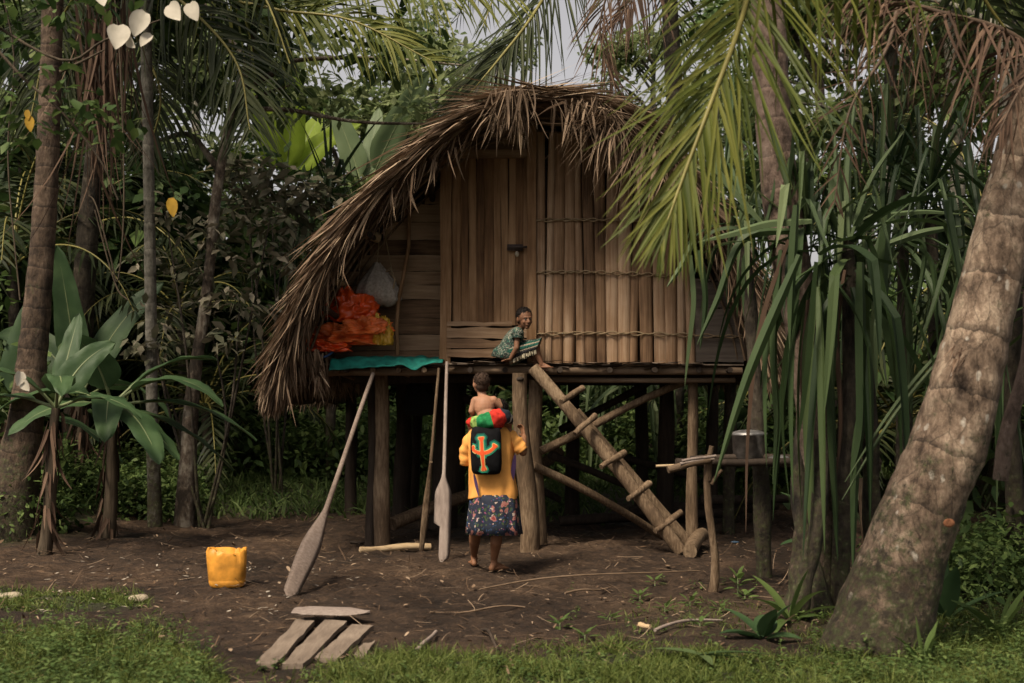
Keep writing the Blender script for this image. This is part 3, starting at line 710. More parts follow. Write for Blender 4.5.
# ladder
lad = thing('log_ladder', G(684, 556), 'log ladder with short stub rungs leaning from the ground to the porch edge', 'ladder')
rot_log = M['wood_pole']
b0 = G(681, 555); b1 = G(692, 551)
MB().log(P(533, 368, 12.72), b0 + [0, 0, .03], .064, .066, 12, wob=.07, bend=.006, k=10, seed=2).build('rail', rot_log, lad)
MB().log(P(575, 412, 12.85), b1 + [0, .12, .03], .06, .06, 12, wob=.07, bend=.006, k=10, seed=6).build('rail', rot_log, lad)
for a, c in (((563, 400), (578, 392)), ((577, 432), (590, 420)), ((603, 465), (620, 456)), ((630, 497), (645, 487)), ((657, 529), (676, 516))):
    MB().log(P(a[0] - 2, a[1] + 2, 12.3), P(c[0] + 5, c[1] - 4, 12.5), .026, .034, 9, wob=.12, seed=a[0]).build('rung', rot_log, lad)
fl = G(694, 553); o = MB().log(G(690, 558) + [0, 0, .06], G(700, 547) + [.03, .05, .12], .07, .07, 12, wob=.05).build('log', rot_log, origin=fl); tag(o, 'short pale cut log on the ground at the foot of the ladder', 'log')
o = MB().log(G(360, 553) + [0, 0, .03], G(430, 550) + [0, 0, .03], .03, .04, 10, wob=.12, seed=8).build('log', M['wood_pale'], origin=G(395, 552)); tag(o, 'pale peeled log lying on the dirt before the left stilt', 'log')
# paddles
def paddle(top, neck, tip, wblade, rs, label, mat='wood_grey', roll=0, notch=None, wu=.5):
    top, neck, tip = map(np.array, (top, neck, tip)); t = thing('paddle', tip, label, 'paddle', 'paddles leaning on the porch')
    MB().log(top, neck + (tip - neck) * .12, rs * .85, rs, 9, wob=.03, bend=.004).build('shaft', M[mat], t)
    d = (tip - neck); L = np.linalg.norm(d); d = d / L
    side = np.cross(d, [math.sin(roll), -math.cos(roll), 0]); side /= np.linalg.norm(side); nn = np.cross(side, d)
    rings = []
    for k in range(26):
        u = k / 25; wv = (rs * 2.2 + (wblade - rs * 2.2) * float(sstep(0, wu, u))) * (1 - (0 if notch else .25) * float(sstep(.55, 1, u))) * (1 if u < .95 else math.sqrt(max(.12, (1 - u) / .05)))
        wl_ = wr_ = wv / 2
        if notch and u > notch: wr_ = wv * .16
        c = neck + d * L * u; thk = rs * (1 - .6 * min(1, u * 3))
        rings.append([c - side * wl_, c - side * wl_ * .5 - nn * thk, c + side * wr_ * .5 - nn * thk, c + side * wr_, c + side * wr_ * .5 + nn * thk, c - side * wl_ * .5 + nn * thk])
    MB().loft([np.array(r) for r in rings]).build('blade', M[mat], t); return t
paddle(P(373, 374, 12.72), P(328, 506, 10.95), G(289, 597) + [0, 0, .0], .165, .024, 'grey wooden paddle slanting from porch to dirt left of the stilts, broad blade down', 'paddle_dark', roll=.12)
paddle(P(447, 362, 12.7), P(444, 474, 12.15), G(441, 562), .16, .019, 'pale wooden paddle standing upright with a broken notched blade just left of the woman', notch=.56, wu=.25)
paddle(P(439, 368, 12.75), P(431, 462, 12.6), G(421, 553), .07, .017, 'narrow brown paddle seen edge on behind the pale upright paddle', 'wood_pole')
# bucket cut from a jerrycan
bk = G(224, 588); bx_ = bk[0]
yel = plain('yellow_plastic_can', (.68, .3, .04), .5, .35, .3, 9)
def rrect(w_, d_, e=2.8, n=40, rz=.12):
    th_ = np.linspace(0, 2 * math.pi, n, endpoint=False); c, s_ = np.cos(th_), np.sin(th_)
    x = w_ * np.sign(c) * np.abs(c) ** (2 / e); y = d_ * np.sign(s_) * np.abs(s_) ** (2 / e)
    return np.stack([x * math.cos(rz) - y * math.sin(rz), x * math.sin(rz) + y * math.cos(rz), np.zeros(n)], -1)
bc = thing('bucket', bk, 'yellow plastic jerrycan cut open as a bucket on the bare dirt', 'bucket')
rings = []; cen = np.array([bx_, bk[1] + .12, bk[2]])
th_ = np.linspace(0, 2 * math.pi, 40, endpoint=False)
jag = .006 * np.sin(th_ * 5) + .006 * np.sin(th_ * 11 + 1) + .009 * (np.sin(th_ * 3 + 1.2)) - .022 * np.exp(-((th_ - 4.9) / .5) ** 2) + R.normal(0, .005, 40)
for z, s_ in ((.0, .84), (.015, .91), (.03, .93), (.045, .94), (.05, .925), (.058, .945), (.15, .98), (.24, 1.01), (.29, 1.0)):
    r = rrect(.152 * s_, .12 * s_); r[:, 2] = z + (jag if z > .28 else 0); r[:, 0] += (-.05 * z); rings.append(cen + r)
for z, s_ in ((.29, .97), (.1, .95), (.02, .9)):
    r = rrect(.152 * s_, .12 * s_); r[:, 2] = z + (jag if z > .28 else 0); rings.append(cen + r)
MB().loft(rings).build('body', yel, bc)
# boards on the ground
def gplank(corn, label, th=.03, lift=.02, lifts=None):
    ps = [G(*c) for c in corn]; nn = 10; rings = []
    if lifts is None: lifts = (lift,) * 4
    for p, q in zip(ps, lifts): p[2] += q
    for u in np.linspace(0, 1, nn):
        a = ps[0] + (ps[3] - ps[0]) * u; b_ = ps[1] + (ps[2] - ps[1]) * u
        a = a + R.normal(0, .003, 3); b_ = b_ + R.normal(0, .003, 3)
        rings.append(np.array([a, b_, b_ + [0, 0, -th], a + [0, 0, -th]]))
    o = MB().loft(rings).build('plank', M['plank_grey'], origin=ps[0], smooth=False); return tag(o, label, 'plank', 'weathered planks on the ground')
gplank([(256, 668), (276, 669.5), (315, 628), (297, 626)], 'weathered plank at the left end of the row laid on the dirt', lifts=(.03, .03, .05, .05))
gplank([(281, 669), (304, 669), (347, 628), (325, 627)], 'weathered plank second from the left in the row laid on the dirt', lifts=(.03, .03, .05, .05))
gplank([(314, 661), (337, 663), (374, 634), (352, 632.5)], 'weathered plank tilting at the right of the two longest planks', lifts=(.02, .03, .06, .05))
gplank([(354, 658), (364, 660), (375, 645), (366, 643)], 'small weathered plank end at the far right of the plank row', lifts=(.02, .02, .03, .03))
mb = MB(); rings = []
for u in np.linspace(0, 1, 14):
    p = G(294 + 76 * u, 623.5 - 1 * u); w_ = .17 * min(1, (1 - u) / .3 + .03) ** .7 * (1 - .25 * (u < .1)); z = .09 - .02 * u
    rings.append(np.array([p + [0, -w_, z], p + [0, 0, z + .012], p + [0, w_, z], p + [0, 0, z - .02]]))
o = MB().loft(rings).build('plank', M['wood_grey'], origin=G(330, 624), smooth=False); tag(o, 'pointed grey plank resting crosswise on the tops of the other planks', 'plank', 'weathered planks on the ground')
# cooking table
tb = thing('pole_table', G(711, 590), 'rough outdoor table of thin poles on forked sticks at the right of the ladder', 'table')
tp = G(711, 590)
MB().log(P(708, 455, 10.1), tp - [0, 0, .1], .028, .036, 10, wob=.1, seed=3).build('leg', M['wood_pole'], tb)
MB().log(P(712, 446, 10.08), P(708, 480, 10.1), .022, .028, 8, wob=.1, seed=4).build('fork', M['wood_pole'], tb)
MB().log(P(722, 470, 10.1), P(711, 484, 10.1), .012, .02, 8, wob=.1, seed=5).build('fork', M['wood_pole'], tb)
MB().log(P(862, 478, 10.3), gp(864, 10.3) - [0, 0, .1], .035, .04, 9, wob=.1, seed=6).build('leg', M['wood_pole'], tb)
MB().log(P(800, 458, 10.9), gp(802, 10.9) - [0, 0, .1], .03, .03, 9, wob=.1, seed=7).build('leg', M['wood_pole'], tb)
for k, (a, c, D, r, mt) in enumerate([((668, 470), (710, 460), 10.0, .028, 'wood_pole_h'), ((676, 462), (880, 468), 10.15, .03, 'wood_dark'), ((690, 459), (880, 463), 10.5, .028, 'wood_dark'), ((700, 458), (880, 461), 10.8, .028, 'wood_dark'), ((682, 461), (716, 456), 9.95, .012, 'wood_grey'), ((680, 464), (714, 459), 10.0, .012, 'wood_grey'), ((656, 466), (700, 463), 10.2, .01, 'wood_pale')]):
    MB().log(P(a[0], a[1], D), P(c[0], c[1], D + .05), r, r, 9, wob=.06, seed=k).build('pole', M[mt], tb)
pt = thing('cooking_pot', P(746, 458, 10.5), 'battered aluminium cooking pot with a lid on the pole table', 'pot')
al = plain('aluminium', (.3, .29, .28), .4, .5, .35, 14, .1, .75)
def ring(c, r, n=28): th_ = np.linspace(0, 2 * math.pi, n, endpoint=False); return np.stack([c[0] + r * np.cos(th_), c[1] + r * np.sin(th_), np.full(n, c[2])], -1)
pc = P(749, 459, 10.5)
MB().loft([ring(pc, .11), ring(pc + [0, 0, .012], .128), ring(pc + [0, 0, .19], .135), ring(pc + [0, 0, .195], .15), ring(pc + [0, 0, .203], .15), ring(pc + [0, 0, .2], .13)]).build('body', al, pt)
MB().loft([ring(pc + [0, 0, .205], .152), ring(pc + [0, 0, .215], .148), ring(pc + [0, 0, .235], .08), ring(pc + [0, 0, .24], .02)]).build('lid', al, pt)
MB().ell(pc + [0, 0, .25], (.016, .016, .016)).build('knob', M['wood_dark'], pt)
o = MB().ell(P(779, 459, 10.4), (.09, .08, .035)).build('bowl', al, origin=P(779, 459, 10.4)); tag(o, 'shallow metal bowl beside the pot on the pole table', 'bowl')
# ---------------------------------------------------------------- sticks on the ground
for k, (a, c, r, lb, mt) in enumerate([((480, 592), (700, 573), .008, 'long thin brown stick lying across the dirt before the ladder', 'wood_pole_h'), ((430, 615), (525, 610), .008, 'thin brown stick lying on the dirt at the centre front', 'wood_pole_h'), ((416, 657), (436, 636), .016, 'short grey stick pointing away at the front edge of the dirt', 'wood_grey'), ((482, 634), (498, 655), .012, 'short dark stick at the edge of the grass right of the grey stick', 'wood_dark'), ((655, 634), (722, 624), .012, 'thin grey stick lying in the weeds at right front', 'wood_grey'), ((640, 630), (650, 632), .02, 'small pale wood chip among the weeds', 'wood_pale'), ((372, 500 + 44), (330 + 20, 545), .02, 'short dark branch on the dirt left of the stilt', 'wood_dark'), ((565, 596), (610, 590), .009, 'short brown stick beside the long thin stick', 'wood_pole_h')]):
    o = MB().log(G(*a) + [0, 0, r + .012], G(*c) + [0, 0, r + .012], r, r * .7, 7, wob=.1, bend=.03, k=12, seed=k + 20).build('stick', M[mt], origin=G(*a)); tag(o, lb, 'stick')
for a, sz, lb in (((10, 600), (.12, .06, .03), 'pale flat stone at the left edge of the grass patch'), ((140, 603), (.08, .05, .035), 'pale broken coconut husk piece on the left grass'),):
    o = MB().ell(G(*a) + [0, 0, .03], sz, 0, 14, 8, fn=lambda q: q * (1 + .12 * np.sin(q[:, :1] * 5))).build('stone', plain('pale_stone', (.3, .25, .18), .8), origin=G(*a)); tag(o, lb, 'stone')
o = MB().ell(G(735, 455 + 90) + [0, 0, .03], (.045, .03, .012)).build('plastic_scrap', plain('blue_plastic', (.03, .06, .1), .6), origin=G(735, 545)); tag(o, 'scrap of blue plastic on the shaded dirt behind the table leg', 'scrap')
# ---------------------------------------------------------------- palms in view
rv = np.random.default_rng(21)
TOPS_ = {}
def trunk(name, label, pts, rad, mat, n=18, wob=.05, steps=26, cat='palm tree', rings=0, group=None, base_flare=None):
    pts = np.array(pts, float); tz_ = float(terr(pts[0][0], pts[0][1])); pts[0][2] = min(tz_ - .12, pts[0][2])
    t = thing(name, (pts[0][0], pts[0][1], tz_), label, cat, group)
    c = catmull(pts, steps); r = np.interp(np.linspace(0, 1, steps), np.linspace(0, 1, len(rad)), rad)
    if rings: 
        k = np.arange(steps); r = r * (1 + rings * ((k % 3) == 0) - rings * .5 * ((k % 3) == 1))
    o = MB().tube(c, r, n, wob=wob).build('trunk', mat, t)
    al = np.concatenate([[0], np.cumsum(np.linalg.norm(np.diff(c, axis=0), axis=1))]); av = np.repeat(al, n); av = np.concatenate([av, av[:n], av[-n:]])
    if len(av) == len(o.data.vertices): o.data.attributes.new('along', 'FLOAT', 'POINT').data.foreach_set('value', av.astype(np.float32))
    TOPS_[t.name] = c[-1]
    return t, c, r
def frond_arrays(mb_r, mb_l, pts, n_leaf, L, Wd, up=(0, -1, .3), ang=(60, 35), droop=.6, t0=.1, rr=.02, prof_len=None, segs=5, rng=rv, jit=.08, fold=.35, sides=(1, -1), curl=.15):
    c = catmull(pts, 40); u = np.linspace(0, 1, 40)
    mb_r.tube(c, np.linspace(rr, rr * .25, 40), 7, wob=0)
    T = nrm(np.gradient(c, axis=0))
    for sg in sides:
        t = np.sort(t0 + (1 - t0) * (np.linspace(0, 1, n_leaf) + rng.normal(0, .15 / n_leaf, n_leaf))); t = np.clip(t, 0, 1)
        p = np.stack([np.interp(t, u, c[:, k]) for k in range(3)], -1); tg = nrm(np.stack([np.interp(t, u, T[:, k]) for k in range(3)], -1))
        upv = np.broadcast_to(np.array(up, float), tg.shape)
        sd = nrm(np.cross(tg, upv)) * sg
        a = np.radians(ang[0] + (ang[1] - ang[0]) * t + rng.normal(0, 4, n_leaf))[:, None]
        nn = nrm(np.cross(sd, tg)) * sg
        d = np.cos(a) * tg + np.sin(a) * sd + rng.normal(0, jit, (n_leaf, 3)) 
        ln = L * (np.sin(np.pi * np.clip(.22 + .72 * t, 0, 1)) ** .7 if prof_len is None else np.interp(t, *prof_len)) * rng.uniform(.88, 1.08, n_leaf)
        mb_l.rib(p, d, ln, Wd * rng.uniform(.8, 1.15, n_leaf), droop=droop * rng.uniform(.6, 1.4, n_leaf), segs=segs, prof='leaflet', fold=fold, N=nn + rng.normal(0, .25, nn.shape), rng=rng, curl=curl)
TOPS = TOPS_
def frond(parent, pts, mat, *a, name='frond', label=None, rmat=None, top=None, **k):
    r_, l_ = MB(), MB(); frond_arrays(r_, l_, pts, *a, **k)
    tp_ = TOPS.get(parent.name) if parent is not None else None; p0_ = np.array(pts[0], float)
    if tp_ is not None and np.linalg.norm(tp_ - p0_) > .25:
        md_ = (tp_ + p0_) / 2 + np.array([0, 0, .25]); r_.tube(catmull([tp_, md_, p0_], 10), k.get('rr', .02) * 1.15, 7)
    o = l_.build(name, M[mat], parent, origin=None if parent is not None else pts[0])
    r_.build('rachis', rmat or M['rachis'], o)
    if label: o['label'] = label
    return o
M['rachis'] = plain('rachis_green', (.17, .15, .04), .5); M['rachis_dead'] = plain('rachis_brown', (.09, .06, .04), .7)
def crown_fronds(parent, top, n, L, leafL, mat, wd=.035, nleaf=34, seed=0, el=(70, -25), segs=3, mats=None, droopc=1.0, r_=.03):
    rg = np.random.default_rng(seed)
    for k in range(n):
        az = k * 2.399 + rg.uniform(-.2, .2); e = math.radians(el[0] + (el[1] - el[0]) * (k + .5) / n + rg.uniform(-6, 6))
        d = np.array([math.cos(az) * math.cos(e), math.sin(az) * math.cos(e), math.sin(e)]); p = np.array(top, float); pts = [p]
        for i in range(6):
            p = p + d * L / 6; pts.append(p); d = nrm(d + np.array([0, 0, -.26 * droopc * (i + 1) ** .3]))
        frond(parent, pts, mat if not mats else mats[k % len(mats)], nleaf, leafL, wd, up=(0.0001, 0, 1), ang=(65, 40), droop=1.3, segs=segs, rng=rg, fold=0, rr=r_)

# leaning coconut palm right
Dn = 7.75
cts = [(850, 730, 146), (861, 690, 124), (874, 655, 107), (898, 574, 85), (926, 497, 75), (950, 440, 74), (969, 370, 66), (984, 309, 60), (1006, 220, 56), (1044, 80, 55), (1075, -60, 52), (1110, -300, 48)]
pts = [P(a, b_, Dn) for a, b_, c in cts]; rad = [c * Dn / 1280 / 2 for a, b_, c in cts]
t, c, r = trunk('palm_tree', 'big pale coconut palm trunk leaning to the right in the right foreground', pts, rad, M['palm_right'], 30, .02, 90, rings=.012)
top = c[-1]
crown_fronds(t, top, 14, 3.4, .8, 'coco_leaf', .04, 30, 3, el=(88, 35), droopc=.6)
MB().log(P(1000, 480, 8.3), P(1030, 290, 8.3), .05, .045, 9, seed=3).build('support', M['bark_red'], t)
# bark details: fibre tufts, scars
mb = MB(); pc_ = P(958, 352, Dn - .27); n = 26
mb.rib(pc_ + rv.normal(0, .03, (n, 3)) * [1, .1, 1.3], np.array([-.5, -.15, -.75]) + rv.normal(0, .25, (n, 3)), rv.uniform(.08, .2, n), .01, segs=3, rng=rv); mb.build('bark_fibre', M['dead_leaf'], t)
MB().ell(P(949, 523, Dn - .262), (.034, .012, .026)).build('bark_scar', plain('cut_bark', (.17, .075, .04), .9, .05, .4, 40), t)
# dead brown frond draped over
fp = PP([(1075, 90, 7.9), (1024, 44, 7.8), (990, 26, 7.7), (941, 13, 7.6), (900, 0, 7.6), (868, -8, 7.6)])
frond(t, fp, 'dead_leaf', 64, 1.05, .02, up=(0, 0, 1), ang=(50, 30), droop=3.6, t0=.0, rr=.03, segs=8, rmat=M['rachis_dead'], name='dead_frond', label='drooping dead brown frond', curl=.9, prof_len=([0, .3, 1], [.9, 1, .6]))
fp = PP([(1060, 40, 7.5), (1020, 90, 7.4), (1000, 130, 7.35)])
frond(t, fp, 'dead_leaf', 12, .55, .016, up=(0, -1, .2), ang=(40, 20), droop=2.5, segs=6, rmat=M['rachis_dead'], name='dead_frond', curl=.9, rr=.015)
frond(t, PP([(960, -60, 8.2), (985, 0, 8.3), (1030, 60, 8.4)]), 'coco_dark', 26, .7, .03, up=(0, -1, .3), droop=.9, rr=.02)

# left coconut palm
Dl = 13.6
cts = [(2, 548, 78), (7, 522, 64), (17, 472, 44), (26, 420, 34), (31, 370, 30), (36, 320, 27), (42, 250, 24), (46, 190, 23), (49, 120, 22), (52, 30, 21), (56, -120, 21)]
pts = [P(a, b_, Dl) for a, b_, c in cts]; rad = [c * Dl / 1280 / 2 for a, b_, c in cts]
t, c, r = trunk('palm_tree', 'brown ringed coconut palm trunk curving up at the left edge', pts, rad, M['palm_left'], 20, .02, 60, rings=.03)
crown_fronds(t, c[-1], 15, 4.0, .9, 'coco_dark', .045, 34, 5, el=(80, -10))
for k, (a, b_, L, n) in enumerate([(100, 30, 2.2, 30), (118, 10, 1.9, 24), (90, 20, 2.6, 20)]):
    mb = MB(); p = P(a, b_, 13.2)
    mb.rib(p + rv.normal(0, 1, (n, 3)) * [.09, .08, .25], np.array([.02, 0, -1]) + rv.normal(0, .07, (n, 3)), rv.uniform(.5, 1, n) * L, rv.uniform(.02, .045, n), droop=.3, segs=6, prof='leaflet', rng=rv, curl=.2)
    mb.build('dead_frond', M['dead_leaf'], t)

# middle palm trunk
Dm = 9.35
cts = [(812, 618, 62), (813, 580, 50), (816, 520, 38), (818, 460, 36), (806, 350, 36), (786, 230, 38), (774, 130, 37), (770, 60, 36), (766, -60, 36), (760, -250, 34)]
pts = [P(a, b_, Dm) for a, b_, c in cts]; rad = [c * Dm / 1280 / 2 for a, b_, c in cts]
t, c, r = trunk('palm_tree', 'reddish brown palm trunk standing behind the strappy pandanus leaves', pts, rad, M['bark_red'], 16, .05, 50, rings=.03)
crown_fronds(t, c[-1], 13, 3.6, .8, 'coco_leaf', .04, 30, 8, el=(80, 10))
# overhanging green frond in front of the house
frond(t, PP([(770, -160, 7.6), (752, -30, 6.9), (738, 30, 6.6), (712, 100, 6.4), (684, 175, 6.3), (662, 236, 6.2)]), 'coco_leaf', 70, .95, .024, up=(0, -1, .15), ang=(48, 12), droop=.45, t0=.03, rr=.022, segs=6, jit=.07, label='long green frond hanging in front of the roof', prof_len=([0, .35, .75, 1], [1.15, 1.1, .7, .22]))
frond(t, PP([(760, -90, 7.0), (690, -50, 6.5), (620, -30, 6.3)]), 'coco_leaf', 26, .55, .026, up=(0, 0, 1), ang=(50, 30), droop=.9, rr=.018, segs=5)
for k, q in enumerate([[(700, -60, 6.9), (780, -45, 6.8), (860, -40, 6.9), (920, -60, 7.1)]]):
    frond(t, PP(q), 'coco_leaf', 15, 1.0, .032, up=(0, 0, 1), ang=(70, 60), droop=4.0, rr=.02, segs=8, jit=.1, curl=.25, prof_len=([0, 1], [1, .8]))
frond(t, PP([(905, -60, 8.8), (890, 40, 8.6), (850, 110, 8.5), (835, 200, 8.5)]), 'dead_leaf', 16, .5, .018, up=(0, -1, .3), droop=2.0, rr=.018, segs=6, rmat=M['rachis_dead'], curl=.8, name='dead_frond')
frond(t, PP([(640, -120, 12.5), (620, -40, 12.6), (600, 30, 12.7), (622, 110, 12.8)]), 'dead_leaf', 34, .7, .02, up=(0, -1, .3), ang=(40, 20), droop=1.2, rr=.018, segs=5, rmat=M['rachis_dead'], name='dead_frond')
# frond over the ridge, from a palm behind the house
pb = P(600, 500, 19.5); pb[2] = 0
t, c, r = trunk('palm_tree', 'coconut palm behind the house with one dark frond sweeping down onto the ridge', [(pb[0] + 1, 19.5, 0), (pb[0] + 1.2, 19.3, 4), (pb[0] + .9, 18.5, 8.8)], [.2, .14, .11], M['bark_dark'])
crown_fronds(t, c[-1], 13, 4.2, .95, 'coco_dark', .045, 34, 18, el=(80, 0))
frond(t, PP([(640, -210, 18.3), (590, -90, 17.0), (540, 4, 16.0), (500, 58, 15.6), (462, 102, 15.3)]), 'coco_dark', 95, 1.4, .034, up=(0, -1, .2), ang=(45, 14), droop=.75, rr=.035, segs=6, prof_len=([0, .5, 1], [1.0, 1.0, .55]))
frond(t, PP([(640, -210, 18.3), (650, -90, 17.0), (640, -20, 16.5), (620, 20, 16.2)]), 'dead_leaf', 40, 1.3, .03, up=(0, -1, .2), ang=(45, 22), droop=1.0, rr=.03, segs=6, rmat=M['rachis_dead'], name='dead_frond')
# palm with sweeping fronds upper left
pb = P(330, 500, 18.0)
t, c, r = trunk('palm_tree', 'coconut palm whose olive fronds sweep across the top left of the scene', [(pb[0] - 3.6, 18, 0), (pb[0] - 3.3, 17.6, 4), (pb[0] - 2.6, 17.0, 9.2)], [.2, .14, .11], M['bark_dark'])
crown_fronds(t, c[-1], 12, 4.2, .95, 'coco_dark', .045, 34, 28, el=(80, 0))
frond(t, PP([(60, -150, 16), (110, -50, 15), (180, 0, 14.2), (235, 60, 13.8), (250, 130, 13.6)]), 'coco_dark', 60, 1.35, .04, up=(0, -1, .25), ang=(60, 35), droop=.8, rr=.03, segs=6)
frond(t, PP([(130, -130, 16), (200, -20, 15), (270, 8, 14.6), (350, 20, 14.4), (430, 60, 14.2)]), 'coco_leaf', 60, 1.1, .035, up=(0, -1, .25), ang=(55, 30), droop=1.0, rr=.03, segs=6)
frond(t, PP([(90, -30, 15.6), (50, 40, 15.2), (30, 120, 15)]), 'coco_dark', 44, 1.2, .04, up=(0, -1, .25), droop=1.0, rr=.03, segs=6)
frond(t, PP([(200, -130, 16), (300, -40, 15), (400, -20, 14.6), (520, 0, 14.4)]), 'coco_leaf', 60, 1.0, .035, up=(0, -1, .25), ang=(55, 30), droop=1.0, rr=.03, segs=6)
frond(t, PP([(90, -130, 16), (130, 20, 15.6), (160, 90, 15.4), (150, 150, 15.4)]), 'coco_dark', 50, 1.2, .04, up=(0, -1, .25), droop=1.0, rr=.03, segs=6)

# ---------------------------------------------------------------- pandanus
def pandanus(label, stems, heads, D, mat='pandan', seed=0, smat='bark_dark'):
    """stems: list of pixel polylines; heads: (px,py,D,n,L,droop,el range)"""
    rg = np.random.default_rng(seed)
    g0 = G(*stems[0][-1][:2]) if stems[0][-1][2] is None else P(*stems[0][-1]); 
    b_ = np.array([g0[0], g0[1], float(terr(g0[0], g0[1]))])
    t = thing('pandanus', b_, label, 'pandanus')
    for k, s_ in enumerate(stems):
        pts = np.array([P(*q) for q in s_]); pts[-1][2] = min(pts[-1][2], float(terr(pts[-1][0], pts[-1][1])) - .1) if len(s_[0]) else 0
        c = catmull(pts, 16); MB().tube(c, np.linspace(.05, .075, 16), 9, wob=.12, seed=k).build('stem', M[smat], t)
    for k, (px, py, Dh, n, L, dr, e0, e1, wd, mt) in enumerate(heads):
        p = P(px, py, Dh); az = np.arange(n) * 2.399 + rg.uniform(0, .4, n); e = np.radians(np.linspace(e0, e1, n) + rg.normal(0, 6, n))
        d = np.stack([np.cos(az) * np.cos(e), np.sin(az) * np.cos(e), np.sin(e)], -1)
        mb = MB(); mb.rib(p + d * .04 + np.stack([0 * az, 0 * az, np.linspace(.15, -.15, n)], -1), d, L * rg.uniform(.7, 1.1, n), wd * .9 * rg.uniform(.7, 1.25, n), droop=dr * rg.uniform(.1, .9, n) * .55, segs=12, prof='strap', fold=.5, rng=rg, curl=.1, kink=np.where(rg.uniform(0, 1, n) < .75, rg.uniform(.12, .55, n), -1), kd=rg.uniform(.9, 4.5))
        mb.build('leaf_rosette', M[mt], t, smooth=False)
    return t
pandanus('tall pandanus with long hanging strap leaves right of the house, pale upright rosette on top',
    [[(846, 240, 9.2), (850, 350, 9.25), (846, 460, 9.2), (838, 600, 9.2)], [(800, 260, 9.4), (806, 400, 9.4), (800, 500, 9.3), (826, 605, 9.1)], [(846, 250, 9.1), (868, 400, 9.3), (872, 500, 9.5), (876, 590, 9.5)], [(822, 440, 9.0), (818, 520, 8.9), (802, 590, 8.9), (798, 612, 8.9)]],
    [(845, 236, 9.2, 14, .95, .3, 88, 40, .06, 'pandan_pale'), (806, 235, 9.3, 28, 1.1, 1.5, 80, 10, .05, 'pandan'), (850, 262, 9.05, 16, 2.0, 5, 40, -60, .1, 'pandan'), (790, 205, 9.2, 12, .9, .5, 85, 40, .06, 'pandan_pale'), (818, 270, 8.95, 10, 1.9, 6, 30, -70, .09, 'pandan')], 9.2, seed=3)
pandanus('pandanus beside the house wall whose pale leaves hang across the right wall boards',
    [[(742, 236, 10.6), (752, 330, 10.6), (760, 470, 10.7), (765, 560, 10.8)]],
    [(752, 228, 10.6, 22, .95, 3, 75, -20, .05, 'pandan'), (748, 222, 10.3, 10, 1.1, 4, 60, 5, .045, 'pandan_pale')], 10.6, seed=5)
pandanus('dark pandanus thicket behind the leaning palm on the right',
    [[(930, 210, 10.8), (935, 350, 10.8), (930, 500, 10.8), (925, 590, 10.8)], [(900, 190, 11.2), (905, 350, 11.2), (900, 560, 11.2)]],
    [(930, 200, 10.8, 40, 2.0, 2.1, 75, -30, .06, 'pandan'), (895, 170, 11.2, 36, 1.9, 1.8, 80, -20, .06, 'pandan'), (900, 240, 10.6, 26, 2.0, 2.8, 35, -30, .06, 'pandan_pale')], 10.8, seed=7)
pandanus('dark pandanus at the right edge behind the leaning palm',
    [[(1020, 250, 10.2), (1012, 400, 10.2), (1018, 600, 10.2)], [(1060, 300, 9.6), (1040, 450, 9.6), (1050, 600, 9.6)]],
    [(1020, 240, 10.2, 40, 2.0, 2.2, 75, -30, .06, 'pandan'), (1060, 290, 9.6, 36, 1.7, 2.0, 70, -30, .055, 'pandan'), (985, 330, 10.8, 30, 1.6, 2.2, 60, -30, .05, 'pandan')], 10.2, seed=9)
pandanus('pale pandanus seen through the stilts behind the ladder',
    [[(640, 380, 19.5), (642, 440, 19.5), (640, 470, 19.5)]],
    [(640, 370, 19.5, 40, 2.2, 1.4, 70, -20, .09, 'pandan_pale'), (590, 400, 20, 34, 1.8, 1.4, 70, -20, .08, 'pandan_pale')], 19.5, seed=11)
pandanus('pandanus behind the right end of the house roof',
    [[(725, 200, 14.5), (730, 330, 14.5), (728, 480, 14.5)]],
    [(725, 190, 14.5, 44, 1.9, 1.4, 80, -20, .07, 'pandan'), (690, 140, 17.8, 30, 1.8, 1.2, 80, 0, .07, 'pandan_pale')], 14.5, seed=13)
pandanus('upright pandanus clump left of the roof slope in the back',
    [[(330, 210, 19.5), (332, 330, 19.5), (330, 470, 19.5)]],
    [(330, 200, 19.5, 26, 1.5, .5, 85, 20, .07, 'pandan'), (300, 240, 19, 30, 1.4, 1.0, 80, 0, .06, 'pandan')], 19.5, seed=15)
def strap_leaf(parent, q, wd, mat, D):
    c = catmull([P(a, b_, D + (k * .02)) for k, (a, b_) in enumerate(q)], 18); T = nrm(np.gradient(c, axis=0)); up = np.array([.25, -1, .3]) + rv.normal(0, .35, 3)
    sd = nrm(np.cross(T, up)); nn = np.cross(sd, T); t_ = np.linspace(0, 1, 18)[:, None]; hw = wd * .36 * np.minimum(1, .6 + t_ * 2) * (1 - t_ ** 3.5) + .002
    V = np.stack([c - sd * hw - nn * hw * .7, c, c + sd * hw - nn * hw * .7], 1).reshape(-1, 3); i = np.arange(17)[:, None] * 3; j = np.arange(2)[None]
    MB().add(V, np.stack([i + j, i + j + 1, i + j + 4, i + j + 3], -1).reshape(-1, 4)).build('strap_leaf', M[mat], parent, smooth=False)
pan_ = [o for o in COL.objects if o.name.startswith('pandanus') and o.parent is None][:2]
